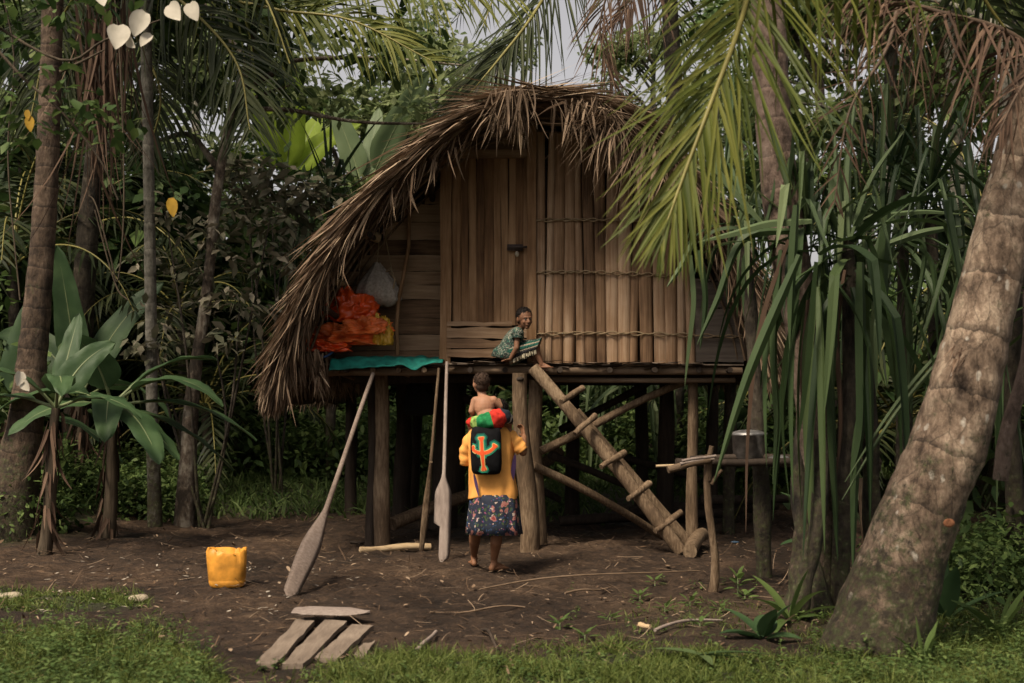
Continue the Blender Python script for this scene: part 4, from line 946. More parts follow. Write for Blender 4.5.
for q, wd, mt, D in [([(862, 262), (863, 342), (862, 430), (850, 482)], .12, 'pandan', 8.8), ([(866, 400), (857, 460), (853, 578)], .1, 'pandan', 8.9), ([(818, 262), (813, 342), (806, 400), (798, 444)], .11, 'pandan', 8.7),
    ([(800, 255), (762, 342), (740, 400), (714, 482)], .1, 'pandan', 8.7), ([(790, 240), (762, 330), (750, 430), (746, 532)], .07, 'dead_leaf', 8.9), ([(782, 250), (775, 342), (778, 420), (773, 484)], .08, 'pandan', 8.9), ([(800, 300), (786, 360), (784, 430), (790, 505)], .07, 'pandan', 8.8),
    ([(960, 330), (900, 400), (845, 482)], .04, 'pandan_pale', 8.8), ([(955, 342), (895, 415), (842, 500)], .035, 'pandan_pale', 8.85), ([(692, 255), (696, 300), (691, 345), (685, 386)], .08, 'pandan_pale', 9.3),
    ([(812, 220), (770, 222), (735, 232), (698, 242)], .085, 'pandan_pale', 9.0), ([(800, 230), (745, 238), (718, 300), (697, 345)], .08, 'pandan', 9.1), ([(694, 240), (682, 265), (667, 287)], .06, 'pandan_pale', 9.2), ([(700, 250), (706, 300), (700, 350)], .06, 'pandan', 9.4),
    ([(797, 205), (793, 280), (790, 350)], .09, 'pandan', 8.7), ([(762, 222), (720, 172), (694, 132)], .07, 'pandan_pale', 9.2), ([(850, 240), (849, 170), (858, 80)], .07, 'pandan_pale', 9.1), ([(845, 238), (838, 180), (835, 128)], .06, 'pandan_pale', 9.1), ([(852, 238), (872, 180), (905, 130)], .06, 'pandan_pale', 9.1),
    ([(888, 214), (925, 211), (962, 214)], .05, 'pandan_pale', 9.6), ([(888, 244), (925, 232), (962, 226)], .08, 'pandan_pale', 9.6), ([(888, 208), (884, 280), (892, 350), (898, 400)], .12, 'pandan', 9.3), ([(838, 300), (832, 400), (836, 500), (838, 560)], .08, 'pandan', 8.9), ([(900, 240), (925, 250), (912, 330)], .06, 'pandan', 9.7), ([(905, 238), (932, 262), (938, 350)], .06, 'pandan', 9.7),
    ([(808, 300), (803, 380), (812, 470), (806, 520)], .05, 'dead_leaf', 9.0), ([(846, 270), (838, 330), (842, 420), (836, 480)], .06, 'dead_leaf', 9.0), ([(770, 230), (728, 226), (705, 236), (700, 262)], .06, 'pandan', 9.4)]:
    strap_leaf(pan_[0], q, wd, mt, D)
# ---------------------------------------------------------------- banana plants
def banana(label, base, hub, leaves, seed=0, mat='banana', r0=.09):
    b_ = np.array(base, float); b_[2] = float(terr(b_[0], b_[1])); t = thing('banana_plant', b_, label, 'banana plant')
    rg = np.random.default_rng(seed)
    MB().log(b_ - [0, 0, .1], hub, r0, r0 * .6, 12, wob=.1, bend=.015, seed=seed).build('stem', M['bark_stem'], t)
    nd = 46; a_ = rg.uniform(0, 6.28, nd); hh = rg.uniform(.15, 1, nd)[:, None]; pp = b_ * (1 - hh) + np.array(hub) * hh
    sm = MB(); sm.rib(pp + np.stack([np.cos(a_), np.sin(a_), 0 * a_], -1) * r0 * .8, np.stack([np.cos(a_) * .25, np.sin(a_) * .25, -np.ones(nd)], -1), rg.uniform(.15, .5, nd), rg.uniform(.02, .07, nd), droop=.5, segs=5, prof='leaflet', fold=.3, rng=rg, curl=1.0); sm.build('dry_sheath', M['dead_leaf'], t)
    for (dx, dy, dz, L, W_, dr) in leaves:
        d = nrm(np.array([dx, dy, dz], float)); pe = L * .28; st_ = np.array(hub) + d * pe * .9
        mb = MB()
        nseg = 14
        up = np.array([0, 0, 1.0]) if abs(d[2]) < .8 else np.array([0, -1, .2])
        sd = nrm(np.cross(d, up + rg.normal(0, .15, 3))); p = st_.copy(); dd = d.copy(); rows = []; mid = []
        for i in range(nseg + 1):
            u = i / nseg; wv = W_ * .6 * (min(1, (u + .015) / .2) ** .6) * (max(0, 1 - u) ** .42) + .004
            s2 = nrm(sd - dd * np.dot(sd, dd)); nn = np.cross(s2, dd)
            a = np.linspace(-1, 1, 9)
            rows.append(p + np.outer(a * wv, s2) + np.outer((np.abs(a) ** 1.2 * .22 * wv) * (1) - .18 * wv * a ** 4 + .012 * np.sin(a * 5 + i * 1.3) * (np.abs(a) > .5), nn)); mid.append(p - nn * .006)
            dd = nrm(dd + np.array([0, 0, -dr / nseg * L])); p = p + dd * L / nseg
        V = np.concatenate(rows); i = np.arange(nseg)[:, None] * 9; j = np.arange(8)[None]
        mb.add(V, np.stack([i + j, i + j + 1, i + j + 10, i + j + 9], -1).reshape(-1, 4))
        lf = mb.build('leaf', M[mat], t)
        MB().tube(np.vstack([hub, mid]), np.linspace(.018, .004, len(mid) + 1), 6).build('midrib', M['rachis_pale'], lf)
    return t
M['rachis_pale'] = plain('midrib', (.14, .17, .08), .5); M['bark_stem'] = woodmat('banana_stem', [(.012, .009, .006), (.045, .033, .021), (.12, .09, .06)], (22, 22, 2.5), bump=.8)
h = P(56, 408, 12.4)
banana('banana plant with a shaggy brown stem just right of the ringed palm', gp(44, 12.4), h, [(-.55, -.3, .75, .75, .3, 1.8), (.35, .2, .9, .7, .28, 1.6), (.9, -.25, .35, .8, .3, 1.4), (-.8, .1, .3, .9, .28, 1.2), (.25, -.6, .6, .9, .28, 1.8), (.1, .3, 1, .8, .22, .3)], 1, r0=.07)
h = P(112, 405, 13.6)
banana('larger banana plant with broad dark leaves spreading right of the shaggy stemmed one', gp(108, 13.6), h, [(-.18, -.35, .9, .8, .42, 1.4), (.8, -.2, .55, 1.15, .42, 1.3), (.95, .1, .12, 1.3, .34, .7), (.6, .5, .75, 1.1, .36, .9), (-.8, -.2, .35, 1.1, .38, 1.2), (-.4, .5, .85, 1.0, .36, 1.1), (.55, -.7, -.1, 1.15, .36, .7), (-.65, -.6, .1, .95, .36, 1.0), (.9, -.5, -.35, .9, .3, .6), (.2, -.8, .25, 1.0, .34, 1.6), (.75, .3, -.2, 1.2, .34, .6)], 2, r0=.08)
h = P(10, 420, 15.0)
banana('banana plant half hidden behind the ringed palm at the left edge', gp(-10, 15.0), h, [(.6, -.4, .7, 1.3, .4, 1.2), (-.6, .2, .7, 1.3, .4, 1.2), (.1, .1, 1, 1.3, .4, .7), (.9, 0, .1, 1.2, .4, 1.0)], 3)
h = P(80, 400, 16.5)
banana('banana plant with upright leaves in the shade behind the other bananas', gp(85, 16.5), h, [(-.1, -.1, 1, 1.6, .42, .3), (.35, .1, .9, 1.5, .4, .6), (-.5, .2, .8, 1.4, .4, .9), (.8, -.3, .4, 1.3, .36, 1.2)], 4)
for k, (px, py, D, lb) in enumerate([(285, 190, 24, 'bright yellow green banana leaves standing in light left of the roof'), (365, 195, 23, 'pale green banana clump just left of the roof slope')]):
    h = P(px, py, D)
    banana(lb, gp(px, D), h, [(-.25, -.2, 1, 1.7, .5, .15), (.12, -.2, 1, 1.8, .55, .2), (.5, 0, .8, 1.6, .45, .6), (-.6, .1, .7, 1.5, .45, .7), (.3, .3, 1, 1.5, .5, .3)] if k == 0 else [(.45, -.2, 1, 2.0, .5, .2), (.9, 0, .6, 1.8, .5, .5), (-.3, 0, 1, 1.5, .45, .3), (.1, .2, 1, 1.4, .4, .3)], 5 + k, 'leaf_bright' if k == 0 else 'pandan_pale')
# ---------------------------------------------------------------- slim trees left
def crown_mesh(name, mat, centers, r, n, size, seed, parent, flat=.7, segs=2, fold=.25, down=.25, asp=.5):
    rg = np.random.default_rng(seed); centers = np.asarray(centers); idx = rg.integers(0, len(centers), n)
    q = rg.normal(0, 1, (n, 3)); q = nrm(q) * (rg.uniform(0, 1, (n, 1)) ** .45) * r * np.array([1, 1, flat])
    d = rg.normal(0, 1, (n, 3)) * [1, 1, .45] + q / r * .6 - [0, 0, down]
    sz = size * rg.uniform(.6, 1.25, n)
    mb = MB(); mb.rib(centers[idx] + q, d, sz, sz * asp, droop=1.2 / size * .3, segs=segs, prof='leaf', fold=fold, N=np.array([0, 0, 1.0]) + rg.normal(0, .45, (n, 3)), rng=rg)
    return mb.build(name, mat, parent)
b0_ = gp(153, 17.0); 
t, c, r = trunk('slim_tree', 'slim pale straight trunk standing in the shade left of the leaning tree', PP([(156, 488, 14.9), (152, 400, 14.9), (150, 250, 14.9), (147, 85, 14.9), (145, -40, 14.9)]), [.085, .07, .065, .065, .06], M['bark_pale'], cat='tree')
crown_mesh('crown', M['leaf_dark'], [c[-1] + rv.normal(0, 1, 3) * [1.2, 1.2, .6] for _ in range(14)], .7, 1600, .22, 31, t)
pts = PP([(184, 476, 15.2), (192, 400, 15.2), (206, 300, 15.2), (216, 200, 15.2), (230, 120, 15.2), (246, 70, 15.2), (262, -20, 15.2)])
t, c, r = trunk('forest_tree', 'leaning lichen spotted tree with long thin branches behind the grey shrub', pts, [.12, .085, .065, .06, .055, .05, .04], M['bark_lichen'], cat='tree', wob=.08)
for k, q in enumerate([[(226, 135), (250, 112), (290, 110), (360, 122), (460, 124)], [(219, 170), (190, 135), (160, 140), (130, 142)], [(240, 90), (280, 70), (300, 60), (380, 58), (470, 66)], [(232, 110), (262, 95), (290, 85)], [(246, 60), (215, 20), (190, -20)]]):
    cc = catmull(PP([(a, b_, 15.3 + .3 * k) for a, b_ in q]), 20); MB().tube(cc, np.linspace(.045, .012, 20), 7, wob=.1, seed=k).build('branch', M['bark_lichen'], t)
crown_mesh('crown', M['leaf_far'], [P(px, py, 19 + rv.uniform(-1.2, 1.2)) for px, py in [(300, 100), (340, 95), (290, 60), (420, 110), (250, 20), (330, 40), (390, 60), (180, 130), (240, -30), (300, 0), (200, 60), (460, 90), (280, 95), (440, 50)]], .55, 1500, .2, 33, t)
# shrubs with greyish leaves
def shrub(label, base, centers, r, n, size, mat, seed, stems=True, name='shrub', group=None, asp=.5, fold=.25, cat='shrub'):
    b_ = np.array(base, float); b_[2] = float(terr(b_[0], b_[1])); t = thing(name, b_, label, cat, group)
    rg = np.random.default_rng(seed)
    if stems:
        for c in centers[:: max(1, len(centers) // 5)]:
            MB().tube(catmull([b_ + rg.normal(0, .05, 3) * [1, 1, 0], (b_ + c) / 2 + rg.normal(0, .12, 3), c], 10), np.linspace(.022, .008, 10), 6, wob=.08).build('stem', M['bark_dark'], t)
    crown_mesh('foliage', M[mat], centers, r, n, size, seed, t, asp=asp, fold=fold)
    return t
ctr = [P(px, py, 15.3 + rv.uniform(-.5, .5)) for px, py in [(165, 210), (190, 225), (215, 235), (150, 260), (185, 270), (160, 310), (205, 300), (235, 215), (250, 260), (240, 300), (265, 310), (230, 340), (270, 220), (285, 260), (180, 335), (150, 345)]]
shrub('shrub of dusty grey brown leaves between the banana plants and the roof', gp(205, 15.2), ctr, .3, 620, .16, 'leaf_grey', 41)
ctr = [P(px, py, 18 + rv.uniform(-.5, .5)) for px, py in [(270, 180), (300, 200), (250, 200), (320, 190), (240, 170), (285, 230)]]
shrub('greyish leafy shrub behind the dusty shrub, near the bright banana leaves', gp(275, 18), ctr, .4, 500, .2, 'leaf_grey', 42)
# white leaved shrub, top left foreground
t = shrub('leafy shrub branch with a few pure white bracts hanging in at the top left', gp(-60, 8.4), [P(px, py, 8.4 + rv.uniform(-.3, .3)) for px, py in [(60, 20), (90, 5), (20, 40), (40, 75), (10, 100), (75, 110), (110, 115), (90, 130), (30, 130), (-20, 60), (120, -20), (60, -30), (5, 10)]], .24, 300, .1, 'leaf_mid', 43, stems=False, name='white_bract_shrub', asp=.6)
for k, (px, py, s_, a) in enumerate([(118, 38, .2, .2), (146, 24, .18, -.6), (169, 15, .16, 1.0), (190, 12, .14, .4), (152, 42, .11, -1.2), (128, 44, .10, .9), (100, 0, .12, .5), (20, 378, .10, 0), (22, 386, .09, 1.2)]):
    p = P(px, py, 8.0)
    mb = MB(); mb.rib(p + np.array([0, 0, s_ * .4]), [math.sin(a) * .9, -.25, -.8], s_ * .95, s_ * .72, droop=3, segs=8, prof='leaf', fold=.55, N=(rv.normal(0, .5), -1, .3 + rv.normal(0, .4)), rng=rv, curl=1.5); mb.build('bract', M['white_leaf'], t)
for k, (px, py, s_) in enumerate([(29, 116, .11), (27, 110, .07), (171, 198, .13)]):
    mb = MB(); mb.rib(P(px, py, 8.1), [.2, -.2, -1], s_, s_ * .55, droop=.8, segs=5, prof='leaf', fold=.3, N=(0.2, -1, .3), rng=rv); mb.build('yellow_leaf', M['yellow_leaf'], t)
for q in [[(-20, 30), (25, 80), (60, 110), (100, 160), (118, 200)], [(-30, 10), (60, 60), (105, 40), (160, 20)], [(60, 72), (85, 60), (104, 50)]]:
    MB().tube(catmull(PP([(a, b_, 8.3) for a, b_ in q]), 16), np.linspace(.012, .005, 16), 6).build('twig', M['bark_stem'], t)
# hanging vines
for k, (q, lb) in enumerate([([(113, -20), (120, 60), (124, 200), (118, 280), (110, 255), (96, 205), (88, 195)], 'loop of pale thin vine hanging in front of the dark jungle at left'), ([(95, 210), (108, 260), (118, 290), (128, 300)], 'thin vine curling beside the hanging vine loop'), ([(2, -10), (14, 60), (8, 160), (20, 300)], 'thin vine hanging down at the far left edge')]):
    v = PP([(a, b_, 12.6) for a, b_ in q]); o = MB().tube(catmull(v, 30), .008, 6).build('vine', M['bark_stem'], origin=v[0]); tag(o, lb, 'vine')

# ---------------------------------------------------------------- background forest
def var_tree(kind, seed):
    """a tree at the origin, copied later"""
    rg = np.random.default_rng(seed); H = rg.uniform(9, 12)
    t = bpy.data.objects.new('forest_tree', None); COL.objects.link(t)
    c = catmull([(0, 0, -.3), (rg.normal(0, .2), rg.normal(0, .2), H * .4), (rg.normal(0, .4), rg.normal(0, .4), H * .8), (rg.normal(0, .6), 0, H)], 24)
    tr = MB(); tr.tube(c, np.linspace(.17, .05, 24), 9, wob=.08)
    cen = []
    for k in range(16):
        u = rg.uniform(.4, 1); a = rg.uniform(0, 6.28); p = c[int(u * 23)]; ln = rg.uniform(1.0, 2.6) * (1.2 - u * .5)
        e = p + [math.cos(a) * ln, math.sin(a) * ln, rg.uniform(.2, 1.2)]; mid = (p + e) / 2 + [0, 0, .25]
        tr.tube(catmull([p, mid, e], 8), np.linspace(.05, .015, 8), 5, wob=.1); cen += [e, (mid + e) / 2 + rg.normal(0, .2, 3)]
    tr.build('trunk', M['bark_pale' if kind != 1 else 'bark_lichen'], t)
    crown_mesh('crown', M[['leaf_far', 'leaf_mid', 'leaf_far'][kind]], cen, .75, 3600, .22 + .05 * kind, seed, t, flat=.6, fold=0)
    return t
def place(src, n, rows, label, cat, group, first=[1]):
    k = 0
    for (x, y, sc, rz) in rows:
        o = src[k % len(src)] if k < len(src) else copy_tree(src[k % len(src)])
        o.location = (x, y, float(terr(x, y))); o.rotation_euler = (0, 0, rz); o.scale = (sc,) * 3
        lb = label(x, y, k) if callable(label) else label
        tag(o, lb, cat, group); k += 1
rf = np.random.default_rng(77)
rows = []
for (px, D, sc) in [(-80, 24, 1), (20, 27, .95), (110, 23, .9), (190, 31, 1), (262, 35, .95), (330, 33, .82), (400, 30, .8), (432, 38, .95), (490, 34, .85), (545, 32, .8), (610, 37, .85), (655, 27, .75), (720, 30, .85), (800, 24, .95), (870, 21, 1), (950, 20, 1), (1020, 18, 1), (1110, 19, 1), (-10, 36, 1.1), (90, 40, 1.1), (860, 34, 1.1), (980, 30, 1.1), (1180, 26, 1), (-200, 27, 1), (360, 45, .9), (570, 46, .9), (760, 42, 1), (-160, 18, 1)]:
    rows.append(((px - 512) * D / 1280, D, sc * rf.uniform(.93, 1.07), rf.uniform(0, 6.28)))
place([var_tree(0, 101), var_tree(1, 102), var_tree(2, 103), var_tree(0, 104)], 0, rows,
      lambda x, y, k: 'leafy tree standing in the jungle behind the clearing, thin trunk and loose airy crown', 'tree', 'trees of the jungle behind the clearing')
rows = []  # ring of unseen trees added behind the camera to block low sky
for k, a in enumerate(np.linspace(-200, 20, 17)):
    rr0 = 13.5 + 2.5 * (k % 3); rows.append((rr0 * math.cos(math.radians(a)), 2 + rr0 * math.sin(math.radians(a)), rf.uniform(.8, 1.05), rf.uniform(0, 6.28)))
fts = [o for o in COL.objects if o.name.startswith('forest_tree') and o.parent is None and o.get('group')][:4]
for k, (x, y, sc, rz) in enumerate(rows):
    o = copy_tree(fts[k % 4]); o.location = (x, y, 0); o.rotation_euler = (0, 0, rz); o.scale = (sc,) * 3
    tag(o, 'unseen leafy tree added around the near side to block low sky', 'tree', 'unseen trees added behind the viewpoint')
def var_bush(seed, mat, size, n, H, W_):
    rg = np.random.default_rng(seed); t = bpy.data.objects.new('jungle_shrub', None); COL.objects.link(t)
    cen = [np.array([rg.normal(0, W_ * .45), rg.normal(0, W_ * .35), H * rg.uniform(.12, 1)]) for _ in range(26)]
    tr = MB()
    for c in cen[:8]: tr.tube(catmull([(c[0] * .2, c[1] * .2, -.1), c * [.7, .7, .6], c], 7), np.linspace(.03, .01, 7), 5)
    tr.build('stem', M['bark_dark'], t)
    crown_mesh('foliage', M[mat], cen, .55, n, size, seed, t, flat=.85, fold=.0 if size < .3 else .3, asp=.5 if size < .3 else .4)
    return t
bushes = [var_bush(201, 'leaf_dark', .17, 2600, 3.4, 1.6), var_bush(202, 'leaf_dark', .3, 1000, 3.0, 1.6), var_bush(203, 'leaf_mid', .15, 2600, 2.6, 1.7), var_bush(204, 'leaf_dark', .45, 420, 3.2, 1.5)]
rows = []
for D, x0, x1, st_, sc in ((18.8, -12.5, -5.4, 1.2, 1.15), (20.5, -14, -5.2, 1.3, 1.5), (23, -16, -1.5, 1.5, 1.7), (26, -19, 19, 1.9, 1.25), (22.5, 1.0, 16, 1.6, 1.0), (17.5, 4.2, 12, 1.5, 1.1), (14, 5.6, 10.5, 1.3, .9), (31, -22, 22, 2.4, 1.5), (15.5, -13, -7.0, 1.3, 1.05)):
    x = x0
    while x < x1:
        rows.append((x + rf.normal(0, .3), D + rf.normal(0, .5), sc * rf.uniform(.8, 1.15), rf.uniform(0, 6.28))); x += st_
place(bushes, 0, rows, lambda x, y, k: 'dense dark green shrub in the jungle undergrowth behind the clearing', 'shrub', 'shrubs of the jungle undergrowth')
# understory palms
def var_palm(seed, mat, hgt, n, L, lf, wd=.05, el=(80, -10)):
    t = bpy.data.objects.new('understory_palm', None); COL.objects.link(t)
    MB().tube(catmull([(0, 0, -.2), (.05, .05, hgt * .5), (0, 0, hgt)], 10), np.linspace(.11, .07, 10), 9, wob=.05).build('trunk', M['bark_dark'], t)
    crown_fronds(t, (0, 0, hgt), n, L, lf, mat, wd, 26, seed, el=el, r_=.02); return t
up_ = [var_palm(301, 'coco_dark', 1.2, 13, 2.6, .6), var_palm(302, 'coco_dark', 3.0, 13, 2.6, .65)]
rows = [((px - 512) * D / 1280, D, s_, k * 1.7) for k, (px, D, s_) in enumerate([(205, 18.6, .9), (60, 19.5, 1.1), (270, 23.5, 1.0), (130, 21.5, 1.2), (900, 15.5, 1.0), (1000, 14.5, 1.0), (780, 19, 1.0), (10, 17.5, 1), (970, 18, 1.3), (560, 24, 1.1), (450, 25, 1.2), (180, 18.8, .8)])]
place(up_, 0, rows, 'small dark feathery palm in the shaded undergrowth behind the clearing', 'palm', 'small palms in the undergrowth')
# low plants in the mid ground (back clearing), seen through the stilts
lows = [var_bush(401, 'weed', .12, 900, .8, .9), var_bush(402, 'leaf_mid', .16, 700, .9, .9)]
rows = []
for _ in range(60):
    px = rf.uniform(200, 760); D = rf.uniform(19, 24); rows.append(((px - 512) * D / 1280, D, rf.uniform(.5, 1.1), rf.uniform(0, 6)))
for _ in range(34):
    px = rf.uniform(-40, 200); D = rf.uniform(13.6, 15) if px < 45 else rf.uniform(15.6, 18); rows.append(((px - 512) * D / 1280, D, rf.uniform(.35, .7), rf.uniform(0, 6)))
for _ in range(16):
    px = rf.uniform(880, 1060); D = rf.uniform(9.0, 12.5); rows.append(((px - 512) * D / 1280, D, rf.uniform(.3, .55), rf.uniform(0, 6)))
place(lows, 0, rows, 'low leafy green plant growing at the edge of the clearing', 'plant', 'low plants at the edge of the clearing')
# ---------------------------------------------------------------- grass, weeds, litter
N_ = 330000
x = rv.uniform(-4.2, 4.6, N_); y = 5.9 + rv.exponential(2.6, N_)
k_ = (y < 19) & (np.abs(x) < y * .47 + .5); x, y = x[k_], y[k_]
mk = gmask(x, y); k_ = rv.uniform(0, 1, len(x)) < mk ** 1.3 * .6 * (.25 + .9 * (gnoise(x, y, 4.4, 9) > .35)) * (.4 + .6 * (gnoise(x, y, 13, 4) > .3)); x, y, mk = x[k_], y[k_], mk[k_]
z = terr(x, y)
mb = MB(); n = len(x); hgt = rv.uniform(.03, .1, n) * (.6 + .6 * mk) * (1 + .5 * (gnoise(x, y, 3.3, 5) > .6))
mb.rib(np.stack([x, y, z - .005], -1), np.stack([rv.normal(0, .5, n), rv.normal(0, .5, n), np.ones(n)], -1), hgt, rv.uniform(.004, .011, n), droop=7, segs=3, N=np.stack([rv.normal(0, 1, n), rv.normal(-.5, 1, n), np.zeros(n)], -1), rng=rv)
g_ = mb.build('grass', M['grass']); tag(g_, 'short green grass growing along the front edge and at the back of the dirt yard', 'grass', kind='stuff')
N_ = 60000
x = rv.uniform(-12, 12, N_); y = rv.uniform(15.5, 27, N_); mk = gmask(x, y); k_ = rv.uniform(0, 1, N_) < mk * .7; x, y = x[k_], y[k_]; n = len(x)
mb = MB(); mb.rib(np.stack([x, y, terr(x, y)], -1), np.stack([rv.normal(0, .4, n), rv.normal(0, .4, n), np.ones(n)], -1), rv.uniform(.1, .34, n), rv.uniform(.014, .035, n), droop=4, segs=3, N=np.stack([rv.normal(0, .5, n), -np.ones(n), np.zeros(n)], -1), rng=rv)
g_ = mb.build('grass', M['weed']); tag(g_, 'taller rank grass on the bank behind the house', 'grass', kind='stuff')
# broad low weeds (small rosettes)
N_ = 15000
x = rv.uniform(-4.2, 4.6, N_); y = 5.9 + rv.exponential(2.4, N_); k_ = (y < 14) & (np.abs(x) < y * .47 + .5); x, y = x[k_], y[k_]
mk = gmask(x, y); pxx, pyy = to_px(x, y, terr(x, y))
pr_ = mk * (.3 + .55 * (pxx < 200) * (pyy > 620) + .5 * (pxx > 830)) + .05 * (pyy > 580) * (pxx > 560)
pr_ = pr_ * (.25 + 1.0 * (gnoise(x, y, 5.1, 7) > .4)); k_ = rv.uniform(0, 1, len(x)) < pr_; x, y, pxx, pyy = x[k_], y[k_], pxx[k_], pyy[k_]; n = len(x); z = terr(x, y)
mb = MB()
tall = rv.uniform(.25, 1, n) * (.08 + .13 * ((pxx < 210) & (pyy > 630)) + .08 * (pxx > 850))
for q in range(6):
    a = rv.uniform(0, 6.28, n); hh = tall * (q + 1) / 6
    mb.rib(np.stack([x + rv.normal(0, .008, n), y + rv.normal(0, .008, n), z + hh], -1), np.stack([np.cos(a), np.sin(a), rv.uniform(-.1, .6, n)], -1), rv.uniform(.02, .048, n), rv.uniform(.012, .026, n), droop=10, segs=2, prof='leaf', fold=.25, rng=rv)
mb.rib(np.stack([x, y, z], -1), np.stack([rv.normal(0, .1, n), rv.normal(0, .1, n), np.ones(n)], -1), tall, .004, segs=2, rng=rv)
g_ = mb.build('weeds', M['weed']); tag(g_, 'small round leaved weeds mixed into the grass', 'weeds', kind='stuff')
# litter
N_ = 5200
x = rv.uniform(-6, 6.5, N_); y = rv.uniform(6.3, 17, N_); n = N_; z = terr(x, y) + .022
mb = MB(); a = rv.uniform(0, 6.28, n); sz = rv.uniform(.01, .05, n) * (1 + 1.0 * (rv.uniform(0, 1, n) > .93))
mb.rib(np.stack([x, y, z + rv.uniform(0, .012, n)], -1), np.stack([np.cos(a), np.sin(a), rv.normal(0, .18, n)], -1), sz, sz * rv.uniform(.15, .6, n), segs=3, prof='leaf', fold=.3, rng=rv, curl=6)
n = 3600; x = rv.uniform(-6, 6.5, n); y = rv.uniform(6.3, 17, n); a = rv.uniform(0, 6.28, n)
mb.rib(np.stack([x, y, terr(x, y) + .022], -1), np.stack([np.cos(a), np.sin(a), rv.normal(0, .08, n)], -1), rv.uniform(.04, .26, n), rv.uniform(.003, .008, n), segs=3, prof='flat', rng=rv, curl=1.5)
g_ = mb.build('leaf_litter', M['litter']); tag(g_, 'dry leaf bits, chips and twigs scattered over the bare dirt', 'litter', kind='stuff')
n = 150; x = rv.uniform(-4, -1.2, n) ; y = rv.uniform(8.8, 12.5, n); a = rv.uniform(0, 6.28, n)
mb = MB(); mb.rib(np.stack([x, y, terr(x, y) + .025], -1), np.stack([np.cos(a), np.sin(a), rv.normal(0, .1, n)], -1), rv.uniform(.02, .06, n), rv.uniform(.01, .025, n), segs=2, prof='leaf', rng=rv, curl=4)
g_ = mb.build('pale_chips', plain('pale_chip', (.3, .26, .21), .8)); tag(g_, 'pale shell and wood chips scattered around the yellow bucket', 'litter', kind='stuff')
# broad leaf plants by the right palm, small seedlings
def rosette(label, base, n, L, W_, mat, seed, el=(75, 20), droop=1.2, h=0, name='broadleaf_plant', cat='plant', group=None, prof='leaf'):
    rg = np.random.default_rng(seed); b_ = np.array(base); t = thing(name, b_, label, cat, group)
    az = np.arange(n) * 2.399 + rg.uniform(0, .5, n); e = np.radians(np.linspace(el[0], el[1], n) + rg.normal(0, 6, n))
    d = np.stack([np.cos(az) * np.cos(e), np.sin(az) * np.cos(e), np.sin(e)], -1)
    mb = MB(); mb.rib(b_ + [0, 0, h] + d * .03 - np.stack([0 * az, 0 * az, np.linspace(0, h * .7, n)], -1), d, L * rg.uniform(.75, 1.1, n), W_ * rg.uniform(.8, 1.1, n), droop=droop, segs=8, prof=prof, fold=.3, rng=rg)
    mb.build('leaves', M[mat], t)
    if h: MB().tube([b_ - [0, 0, .03], b_ + [0, 0, h]], [.008, .005], 6).build('stem', M['rachis_pale'], t)
    return t
rosette('broad leaved green plant at the right side of the leaning palm base', G(945, 622), 7, .5, .13, 'banana', 1, (85, 35), .8)
rosette('low plant with arching leaves on the grass left of the leaning palm base', G(790, 622), 10, .4, .07, 'weed', 2, (70, 10), 2)
rosette('dark broad leaved plant in front of the palm roots, left of the arching leaved plant', G(762, 640), 7, .26, .14, 'banana', 3, (60, 10), 2)
rosette('fern like plant with narrow leaves in the right corner', G(1000, 640), 16, .42, .05, 'weed', 4, (75, 5), 2)
rosette('narrow leaved plant in front of the leaning palm base', G(925, 668), 12, .25, .045, 'weed', 5, (80, 10), 2)
rosette('small leafy seedling on the dirt right of the table leg', G(738, 594), 11, .1, .055, 'weed', 6, (60, -10), 2, h=.12)
rosette('large leaved climber growing on the palm stems behind the hanging straps', G(818, 600), 9, .3, .13, 'banana', 7, (60, -10), 2, h=.62)
rosette('small green fern at the foot of the forest tree on the left', G(180, 455), 14, .5, .09, 'weed', 8, (60, 5), 2)
for k, (px, py) in enumerate([(640, 600), (665, 612), (610, 622), (690, 606), (720, 612), (585, 640), (560, 628), (655, 585), (700, 628), (745, 600)]):
    rosette('tiny creeping weed on the bare dirt at the right front', G(px, py), 9, .08, .035, 'weed', 60 + k, (40, -5), 2, h=.03, name='small_weed', cat='weed', group='tiny weeds on the dirt')
# drooping dead leaf on the grass
p = G(700, 668); mb = MB()
for a, L, W_ in ((.1, .42, .07), (2.6, .3, .08), (-1.5, .3, .07), (-.5, .3, .05)):
    mb.rib(p + [0, 0, .07], [math.cos(a), math.sin(a), .12], L, W_, droop=.6, segs=7, prof='strap', fold=.3, rng=rv)
tag(mb.build('fallen_leaf', M['pandan'], origin=p), 'torn dark green leaf lying on the grass at the bottom right', 'leaf')
# ---------------------------------------------------------------- people
def skinmat(name, col):
    m = plain(name, col, .5, .4, .12, 12)
    b = m.node_tree.nodes['Principled BSDF']; b.inputs['Subsurface Weight'].default_value = .08; b.inputs['Specular IOR Level'].default_value = .22; b.inputs['Roughness'].default_value = .6; b.inputs['Subsurface Radius'].default_value = (.02, .008, .004)
    return m
def capsule(mb, a, ra, b_, rb, n=14):
    a = np.array(a, float); b_ = np.array(b_, float); d = b_ - a; L = np.linalg.norm(d); d = d / max(L, 1e-6)
    pts = []; rad = []
    for t in np.linspace(-1, -.1, 5): pts.append(a + d * t * ra); rad.append(ra * math.sqrt(max(.03, 1 - t * t)))
    for t in np.linspace(0, 1, 5): pts.append(a + (b_ - a) * t); rad.append(ra + (rb - ra) * t)
    for t in np.linspace(.1, 1, 5): pts.append(b_ + d * t * rb); rad.append(rb * math.sqrt(max(.03, 1 - t * t)))
    mb.tube(pts, rad, n, wob=0)
def chain(mb, pts):
    for (a, ra), (b_, rb) in zip(pts[:-1], pts[1:]): capsule(mb, a, ra, b_, rb)
